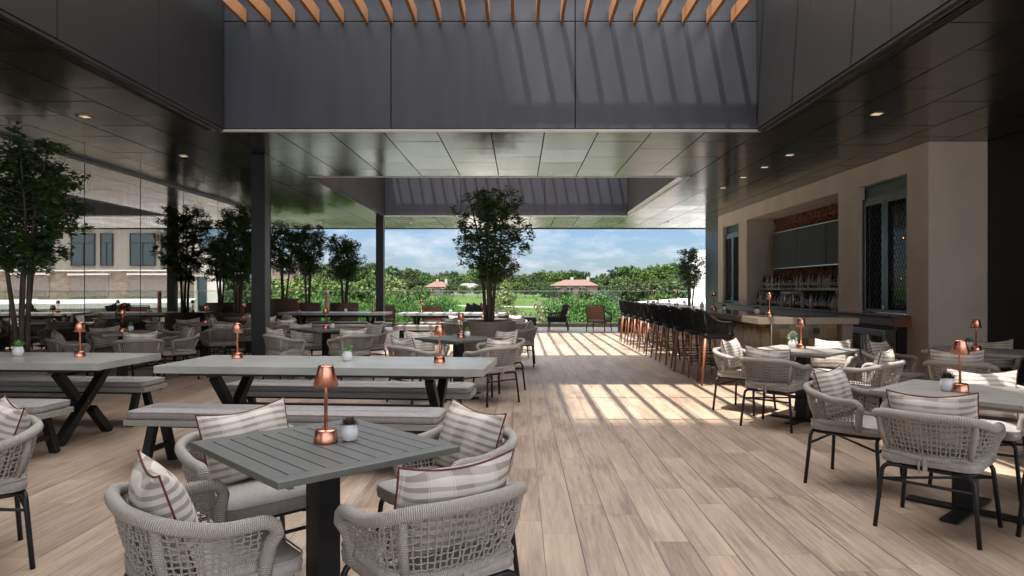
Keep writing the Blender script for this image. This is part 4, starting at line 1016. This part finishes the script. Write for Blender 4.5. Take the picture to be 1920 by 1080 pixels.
side_table(.35, 22.4, 'black cube side table left of the dark lounge armchair'); side_table(3.35, 21.8, 'black cube side table right of the wooden lounge chair', .5); side_table(-1.95, 22.9, 'black cube side table beside the low sofa')
root = thing('outdoor_sofa', 'low dark outdoor sofa before the railing behind the sunlit long table', 'sofa', (-1.1, 22.6, 0))
obj('frame', MB().box(-.75, .75, -.35, .35, .12, .27, .01).box(-.75, .75, -.38, -.351, .12, .5, .01), 'dark_wood', root)
for x in (-.7, .7):
    for y in (-.3, .3): obj('leg', MB().box(x-.025, x+.025, y-.025, y+.025, 0, .119), 'dark_wood', root)
c = MB(); puff(c, 1.46, .66, .271, .14, .07); obj('seat_cushion', c, 'fabric', root)
for i, x in enumerate((-.45, -.25, .0)):
    o = DPIL.place((-1.1+x, 22.5, .64), 0, '%s dark grey pillow from the left on the low sofa' % ORD[i], 'dark pillows on the low sofa'); o.rotation_euler = (radians(18), radians(14), .25)
o = WPIL.place((-.62, 22.5, .56), 0, 'white pillow on the right end of the low sofa', 'white pillows'); o.rotation_euler = (radians(25), 0, -.2)

# ------------------------------------------------------------ TREES in planters
def leaf_cloud(mb, centres, per, size, spread, rr, flat=.6):
    for (cx, cy, cz, rad) in centres:
        for k in range(per):
            d = Vector((rr.gauss(0, 1), rr.gauss(0, 1), rr.gauss(0, .8))); d = d.normalized()*rad*rr.random()**.45
            p = Vector((cx, cy, cz))+d
            a = rr.uniform(0, 2*pi); e = rr.uniform(-.7, .5); u = Vector((cos(a)*cos(e), sin(a)*cos(e), sin(e))); s_ = size*rr.uniform(.65, 1.2)
            v = u.cross(Vector((rr.uniform(-.5, .5), rr.uniform(-.5, .5), 1))).normalized(); w_ = v.cross(u)*.0
            n_ = u.cross(v).normalized()
            i = len(mb.v); mid = p+n_*s_*.06
            mb.v += [tuple(p-u*s_*.5), tuple(p-u*s_*.12+v*s_*.24-n_*.0), tuple(p+u*s_*.22+v*s_*.2), tuple(p+u*s_*.5-n_*s_*.08), tuple(p+u*s_*.22-v*s_*.2), tuple(p-u*s_*.12-v*s_*.24), tuple(mid)]
            mb.face([i, i+1, i+2, i+3, i+6]); mb.face([i, i+6, i+3, i+4, i+5])
def planter(x, y, r, h, m, lab, square=False):
    root = thing('planter', lab, 'planter', (x, y, 0)); prof = []; z = 0; nb = max(3, round(h/.115)); bh = h/nb
    for k in range(nb): prof += [(r, k*bh+.004), (r, (k+1)*bh-.004), (r-.008, (k+1)*bh-.003), (r-.008, (k+1)*bh+.003)]
    prof = [(r-.01, 0)]+prof[:-2]+[(r-.005, h), (r-.05, h), (r-.05, h-.06)]
    b_ = MB().lathe(prof, 56, smooth=False); obj('staves', b_, m, root); obj('soil', MB().lathe([(r-.05, h-.05), (.001, h-.035)], 32), 'soil', root)
def ficus(x, y, z0, ztop, zcr, rad, seedv, lab, nst=4, dens=1.0, squash=1.0, name='ficus_tree', lsize=.078, sway=0.0):
    rr = random.Random(seedv); root = thing(name, lab, 'tree', (x, y, z0), 0); H = ztop-z0; C0 = zcr-z0
    tr = MB(); tips = []
    for s_ in range(nst):
        a = 2*pi*s_/nst+rr.uniform(-.4, .4); bx, by = .06*cos(a), .06*sin(a); tx, ty = rad*.45*cos(a), rad*.45*sin(a); hh = H*rr.uniform(.80, .93); pts = []; m_ = 12
        ph = rr.uniform(0, 6)
        for k in range(m_+1):
            f = k/m_; g = f**1.5; pts.append(Vector((bx+(tx-bx)*g+.03*sin(f*6+ph)*f+sway*f, by+(ty-by)*g+.03*cos(f*5+ph), hh*f)))
        tr.tube(pts, [.030*(1-.8*k/m_)+.004 for k in range(m_+1)], 8)
        for k in range(4, m_+1):
            if pts[k].z < C0*.97: continue
            for q in range(3):
                a2 = rr.uniform(0, 2*pi); L = rad*rr.uniform(.35, .85)*(1-.35*abs(pts[k].z-(C0+H)/2)/((H-C0)/2)); e = pts[k]+Vector((cos(a2)*L, sin(a2)*L, rr.uniform(.0, .22)))
                md = pts[k].lerp(e, .5)+Vector((0, 0, .03)); tr.tube([pts[k], md, e], [.009, .006, .003], 5, caps=False); tips.append(e); tips.append(md)
    obj('trunk', tr, 'bark', root)
    cen = []
    zc = (C0+H)/2; hz = (H-C0)/2
    for e in tips:
        ex = (Vector((e.x/rad, e.y/rad, (e.z-zc)/hz))).length
        if ex < 1.12: cen.append((e.x, e.y, e.z, rr.uniform(.07, .14)))
    for k in range(int(110*dens)):
        d = Vector((rr.gauss(0, 1), rr.gauss(0, 1), rr.gauss(0, 1))).normalized()*(rr.uniform(.45, 1.02)); 
        if rr.random() < .12: d *= 1.12
        lump = 1+.16*sin(d.x*5+seedv)+.14*sin(d.z*6+seedv*2+d.y*4)
        wz = 1-.22*max(0, d.z)-.25*max(0, -d.z-.3)
        cen.append((d.x*rad*lump*wz, d.y*rad*lump*wz, zc+d.z*hz, rr.uniform(.06, .13)))
    lf = MB(); leaf_cloud(lf, cen, int(30*dens), lsize, 1, rr); obj('foliage', lf, 'leaf', root); return root
planter(-.54, 12.3, .47, .80, 'planter_wood', 'round planter of horizontal grey brown staves holding the central tree')
ficus(-.54, 12.3, .76, 3.22, 1.45, .70, 5, 'tall central leafy tree rising from the round planter', 4, 1.05)
planter(-6.45, 9.0, .45, .55, 'planter_wood', 'round planter under the big tree at the left edge')
ficus(-6.45, 9.0, .52, 3.34, 1.55, .78, 8, 'big leafy tree at the left edge in front of the glass wall', 5, 1.1, lsize=.082)
planter(-6.53, 16.1, .42, .80, 'planter_brown', 'brown planter hidden behind the dim tables by the glass wall')
ficus(-6.53, 16.1, .76, 3.32, 1.50, .60, 12, 'dense dark tree by the glass wall left of the near column', 4, 1.05)
planter(-6.90, 20.35, .42, 1.06, 'planter_brown', 'tallest dark planter at the end of the glass wall')
ficus(-6.90, 20.35, 1.0, 3.34, 1.75, .62, 15, 'dark tree in the leftmost of the three far planters', 3, 1.1)
planter(-6.42, 20.9, .42, .93, 'planter_brown', 'middle brown planter beyond the far long table')
ficus(-6.38, 20.9, .88, 3.36, 1.70, .64, 18, 'dark tree in the middle of the three far planters', 4, 1.1)
planter(-5.28, 20.9, .42, .93, 'planter_brown', 'right brown planter beyond the far long table')
ficus(-5.28, 20.9, .88, 2.98, 1.55, .56, 22, 'slimmer dark tree in the right of the three far planters', 4, 1.0)
planter(5.75, 23.3, .30, .62, 'planter_brown', 'planter behind the bar near the far railing')
ficus(5.75, 23.3, .58, 2.75, 1.35, .52, 27, 'small leafy tree behind the bar against the white building', 3, .8)

# ------------------------------------------------------------ LANDSCAPE
def gz(x, y):
    t_ = min(1, max(0, (y-100)/190)); t_ = t_*t_*(3-2*t_); u_ = min(1, max(0, (y-430)/300))
    return -7.2+5.6*t_+5*u_+.5*sin(x*.02+y*.013)
g = MB(); nx, ny = 60, 60
xs_ = [-900+1800*i/nx for i in range(nx+1)]; ys_ = [-60+1500*(j/ny)**1.6 for j in range(ny+1)]
for x in xs_:
    for y in ys_: g.v.append((x, y, gz(x, y)))
for i in range(nx):
    for j in range(ny): g.face([i*(ny+1)+j, (i+1)*(ny+1)+j, (i+1)*(ny+1)+j+1, i*(ny+1)+j+1], None, True)
struct('lawn', g, 'lawn')
def path(pts, wd, name='path'):
    p = MB()
    for a, c in zip(pts, pts[1:]):
        a = Vector(a); c = Vector(c); m_ = max(1, int((c-a).length/4)); nn = Vector((-(c-a).y, (c-a).x)).normalized()*wd/2
        for k in range(m_):
            u = a.lerp(c, k/m_); v = a.lerp(c, (k+1)/m_); q = [u+nn, u-nn, v-nn, v+nn]; p.quad(*[(s.x, s.y, gz(s.x, s.y)+.12) for s in q])
    return struct(name, p, 'path_pale')
path([(-60, 205), (-10, 196), (35, 190), (80, 182)], 3.2); path([(-70, 300), (-20, 290), (60, 300)], 2.0); path([(10, 190), (18, 130), (20, 60)], 2)
b = MB()
for i in range(24):
    for j in range(14):
        x0_, x1_, y0_, y1_ = -72+i*6, -66+i*6, 25.5+j*8, 33.5+j*8
        b.quad(*[(x_, y_, gz(x_, y_)+.1) for x_, y_ in ((x0_, y0_), (x1_, y0_), (x1_, y1_), (x0_, y1_))])
struct('pavement', b, 'path_pale')
def far_tree(name, cat, seedv, R, H, tr_h, ncl, per, ls, m, cone=False):
    rr = random.Random(seedv); root = thing(name, 'x', cat); cen = []
    for k in range(ncl):
        d = Vector((rr.gauss(0, 1), rr.gauss(0, 1), rr.gauss(0, 1))).normalized()*rr.uniform(.5, 1)
        lump = 1+.2*sin(d.x*4+seedv)+.18*sin(d.z*5+d.y*4+seedv)
        f = (1-.55*max(-.2, d.z)) if cone else (1-.15*max(0, -d.z))
        cen.append((d.x*R*lump*f, d.y*R*lump*f, tr_h+(H-tr_h)*(.5+.5*d.z*(.9 if not cone else 1)), R*rr.uniform(.13, .24)))
    lf = MB()
    for (cx, cy, cz, rad) in cen:
        for k in range(per):
            d = Vector((rr.gauss(0, 1), rr.gauss(0, 1), rr.gauss(0, 1))).normalized()*rad*rr.random()**.4; p = Vector((cx, cy, cz))+d
            u = Vector((rr.gauss(0, 1), rr.gauss(0, 1), rr.gauss(0, .6))).normalized()*ls*rr.uniform(.6, 1.2); v = u.cross(Vector((rr.gauss(0, 1), rr.gauss(0, 1), rr.gauss(0, 1)))).normalized()*ls*.6
            i = len(lf.v); lf.v += [tuple(p-u), tuple(p+v), tuple(p+u), tuple(p-v)]; lf.face([i, i+1, i+2, i+3])
    obj('crown', lf, m, root)
    b_ = MB().tube([(0, 0, 0), (.0, .05, tr_h), (0, 0, H*.6)], [H*.022, H*.018, H*.008], 8)
    for k in range(4):
        a = k*1.6; b_.tube([(0, 0, tr_h*.9), (cos(a)*R*.5, sin(a)*R*.5, H*.6)], [H*.010, H*.004], 5, caps=False)
    obj('trunk', b_, 'far_trunk', root); return Proto(root)
FT_ = [far_tree('oak_tree', 'tree', s_, 4.6, 10, 1.6, 150, 30, .34, 'far_leaf') for s_ in (1, 2, 3)]
PT_ = far_tree('young_tree', 'tree', 9, 1.9, 9, 1.0, 90, 26, .17, 'pale_leaf', True)
BT_ = [far_tree('shrub', 'shrub', s_, 2.6, 3.6, .2, 230, 60, .075, 'bush_leaf') for s_ in (11, 12)]
RT_ = far_tree('round_tree', 'tree', 14, 2.2, 4.6, .9, 110, 26, .2, 'far_leaf')
BA_ = far_tree('bare_shrub', 'shrub', 17, 2.0, 5.2, .6, 60, 14, .10, 'bare_leaf')
rt = random.Random(5); PUT = []
def put(P_, px, Y, ytop, baseH, lab, grp, wid=1.0, dz=0):
    X = (px-974)/1300*Y; z0 = gz(X, Y)+dz; zt_ = CAMH+(539-ytop)*Y/1300; s_ = max(.2, (zt_-z0)/baseH)
    PUT.append((grp, lab, px, P_.place((X, Y, z0), rt.uniform(0, 6.28), lab, grp, (s_*wid, s_*wid, s_))))
def skyline(px):
    pts = [(480, 498), (560, 492), (640, 492), (700, 495), (745, 498), (760, 505), (810, 512), (860, 508), (905, 500), (960, 506), (1000, 508), (1020, 505), (1050, 505), (1090, 512), (1130, 511), (1160, 503), (1190, 500), (1230, 494), (1290, 492), (1340, 490)]
    for (a, ya), (c, yc) in zip(pts, pts[1:]):
        if a <= px <= c: return ya+(yc-ya)*(px-a)/(c-a)
    return 505
px = 470
while px < 1345:
    put(FT_[rt.randrange(3)], px, rt.uniform(400, 450), skyline(px)+rt.choice((-7, -3, 0, 2, 4, 7)), 10, 'dark green tree on the distant ridge skyline', 'trees on the distant ridge', 1.0); px += rt.uniform(11, 17)
px = 470
while px < 1345:
    put(FT_[rt.randrange(3)], px, rt.uniform(300, 385), rt.uniform(513, 531), 10, 'mid green tree in the belt below the distant ridge', 'trees in the middle belt', 1.25); px += rt.uniform(16, 26)
for i in range(16): put(FT_[i % 3], 485+i*16+rt.uniform(-8, 8), rt.uniform(85, 150), rt.uniform(508, 530), 10, 'large green tree beyond the railing on the left', 'large trees below the terrace on the left', .85)
for i in range(16): put(BT_[i % 2], 480+i*17+rt.uniform(-6, 6), rt.uniform(48, 75), rt.uniform(548, 572), 3.6, 'green tree crown just below the railing on the left', 'tree crowns close below the railing', .42)
for px, Y, yt in ((1180, 170, 524), (1265, 150, 520), (1300, 160, 518), (1225, 200, 522), (1325, 120, 512), (1130, 240, 534), (1240, 110, 545)): put(FT_[px % 3], px, Y, yt, 10, 'bright green tree beyond the white roof on the right', 'trees beyond the white roof', 1.1)
for px, yt in ((843, 532), (868, 534), (896, 533), (985, 534), (1000, 537), (1075, 532), (1128, 534)): put(RT_, px, 250, yt, 4.6, 'clipped round tree on the lawn edge before the houses', 'round trees along the lawn edge', 1.15)
for px, Y, yt in ((788, 205, 534), (850, 275, 526), (915, 285, 524), (940, 240, 532), (968, 270, 527), (1012, 262, 528), (1030, 225, 536), (1060, 215, 542), (1098, 218, 541), (1118, 255, 527), (1165, 235, 522), (1186, 225, 530), (1142, 190, 538)): put(FT_[px % 3], px, Y, yt, 10, 'leafy tree scattered near the distant houses', 'trees near the distant houses', 1.25)
put(PT_, 735, 75, 512, 9, 'pale yellow green slender tree right of the far column', None, 1.0); put(PT_, 948, 90, 522, 9, 'pale yellow green slender tree just right of the central trunk', None, 1.1); put(PT_, 925, 110, 538, 9, 'small pale tree behind the central trunk', None, 1.0)
put(BA_, 1012, 60, 552, 5.2, 'bare brownish shrub beyond the railing left of the dark armchair', None, 1.0)
for i, (px, Y, yt, wd_) in enumerate(((815, 75, 548, .8), (838, 90, 556, .6), (795, 82, 562, .8), (1055, 68, 556, .9), (1090, 66, 552, 1.), (1125, 64, 553, 1.), (1145, 72, 560, .8), (1040, 65, 580, .8), (1075, 60, 582, 1.), (1110, 60, 584, 1.), (1150, 58, 590, 1.), (1168, 70, 572, .7))):
    put(BT_[i % 2], px, Y, yt, 3.6, 'bright green bush below the railing', 'bushes below the railing', wd_*.72)
for g_ in set(q[0] for q in PUT if q[0]):
    for l_ in set(q[1] for q in PUT if q[0] == g_):
        L_ = sorted([q for q in PUT if q[0] == g_ and q[1] == l_], key=lambda q: q[2])
        if len(L_) > 1:
            for i_, q in enumerate(L_): q[3]['label'] = l_+', %s from the left' % nth(i_+1)
# houses
def house(px, Y, wid, dep, ytop, ybase, lab, wall='house_wall', roofm='roof_tile', chim=1, rz=.1):
    X = (px-974)/1300*Y; zb = gz(X, Y)-1; ze = CAMH+(539-ytop)*Y/1300; root = thing('house', lab, 'house', (X, Y, zb), rz); H = ze-zb; eh = H-1.9
    obj('wall', MB().box(-wid/2, wid/2, -dep/2, dep/2, 0, eh), wall, root)
    b_ = MB(); w2, d2 = wid/2+.8, dep/2+.8; r2 = w2-d2*.9
    i = len(b_.v); b_.v += [(-w2, -d2, eh-.1), (w2, -d2, eh-.1), (w2, d2, eh-.1), (-w2, d2, eh-.1), (-r2, 0, H), (r2, 0, H)]
    for q in ((0, 1, 5, 4), (1, 2, 5), (2, 3, 4, 5), (3, 0, 4), (3, 2, 1, 0)): b_.face(list(q))
    rf = obj('roof', b_, roofm, root)
    for k in range(chim): obj('chimney', MB().box(-wid*.1+k*wid*.36, -wid*.1+k*wid*.36+1.0, -.5, .5, H-1.5, H+.9), 'cream_wall', rf)
    for k in range(max(2, int(wid/4))):
        x_ = -wid/2+2+k*4
        if x_ > wid/2-1: break
        w_ = obj('window', MB().box(x_-.9, x_+.9, -dep/2-.06, -dep/2-.01, eh-2.3, eh-.7), 'house_glass', root)
        obj('frame', MB().box(x_-1.0, x_+1.0, -dep/2-.12, -dep/2-.061, eh-.69, eh-.55).box(x_-.05, x_+.05, -dep/2-.12, -dep/2-.061, eh-2.3, eh-.7), 'white_wall', w_)
house(1078, 235, 15, 9, 524.5, 548, 'wide pink stucco house with a long red tile roof and two chimneys', chim=2, rz=-.12)
house(1148, 250, 5, 5, 536, 548, 'small house with red tile roof right of the wide pink house', chim=1)
house(1212, 210, 9, 7, 534, 548, 'low house with reddish roof behind the far stools', chim=0, rz=.3)
house(822, 260, 9, 7, 528, 545, 'brick house with white chimneys left of the central tree', chim=2)
house(870, 300, 16, 8, 531, 550, 'grey roofed house between the round trees left of the central trunk', 'cream_wall', 'grey_roof', 0)
#house(955, 300, 14, 8, 532, 550, 'grey roofed house right of the central trunk', 'cream_wall', 'grey_roof', 0)
#house(1003, 280, 6, 6, 537, 550, 'small pale house left of the wide pink house', 'cream_wall', 'grey_roof', 0)
house(518, 130, 7, 8, 474, 520, 'tall tan apartment house far left behind the dark planter tree', 'house_wall', 'grey_roof', 0)
# white roof of the lower wing, right
t = thing('lower_wing', 'low wing with a bright white flat roof beyond the railing on the right', 'building', (16, 48, 0), radians(-24))
obj('roof', MB().box(-7, 14, -7, 11, .12, .42), 'white_roof', t); obj('wall', MB().box(-6.8, 13.8, -6.8, 10.8, -8, .119), 'stone_wall', t)
t2 = tag(obj('garden_wall', MB().box(-22, 6, 43, 43.4, -7.4, -1.05), 'white_roof'), 'long white garden wall below the railing', 'wall')
# hotel wing facing the terrace (seen at right and mirrored in the glass wall)
HY = 77.0
t = thing('hotel_wing', 'pale hotel wing with tall windows and stone ground floor, at the far right', 'building', (20, HY, 0))
def HB(name, x0, x1, z0, z1, y0, y1, m, par=None): return obj(name, MB().box(x0-20, x1-20, y0, y1, z0, z1), m, par or t)
HB('wall', 22.3, 62, 3.35, 9.0, 0, 2.5, 'cream_wall'); HB('stone_base', 22.3, 62, -8, 3.2, -.4, 2.5, 'stone_wall'); HB('cornice', 22.0, 62, 3.2, 3.35, -.6, .2, 'white_wall')
HB('roof', 22.2, 62.5, 9.0, 9.7, -1.2, 3, 'roof_tile'); HB('side_block', 19.7, 22.29, -8, 5.6, 1.0, 2.5, 'white_wall')
HB('window', 20.9, 21.9, -1.5, 2.6, .9, .98, 'window_glass')
for i, (a, c) in enumerate(((21.0, 21.0),)): pass
for k in range(6):
    x0 = 24.2+k*6.7
    for (a, c) in ((x0, x0+1.2), (x0+2.0, x0+4.6)):
        w_ = HB('window', a, c, 3.9, 7.3, -.12, -.02, 'window_glass')
        fr = MB(); fr.box(a-20-.1, a-20, -.2, -.02, 3.8, 7.4).box(c-20, c-20+.1, -.2, -.02, 3.8, 7.4).box(a-20, c-20, -.2, -.121, 7.3, 7.4).box(a-20, c-20, -.2, -.121, 6.3, 6.38).box(a-20, c-20, -.2, -.121, 3.8, 3.9)
        m_ = (a+c)/2-20; fr.box(m_-.04, m_+.04, -.19, -.121, 3.9, 6.3); obj('frame', fr, 'dark_panel', w_)
    bl = HB('window', x0+.2, x0+4.4, .4, 2.7, -.52, -.42, 'blind'); obj('frame', MB().box(x0-20, x0+4.6-20, -.9, -.41, 2.75, 2.95), 'white_wall', bl)
# unseen tower added to the left and behind, stepped to shade the left terrace
t = thing('shade_tower', 'unseen tower added left behind the terrace to shade it', 'building', (-20, -10, -7))
obj('wall', MB().box(-20, 8.1, -20, 9.1, 0, 73), 'tower', t)
obj('wall', MB().box(8.11, 10.8, -20, 6.0, 0, 73), 'tower', t)
for k in range(18):
    b_ = MB()
    for j in range(6): b_.box(10.82, 10.9, -18+j*4, -15.5+j*4, 3+k*3.8, 5+k*3.8)
    obj('window', b_, 'window_glass', t)
tower = t
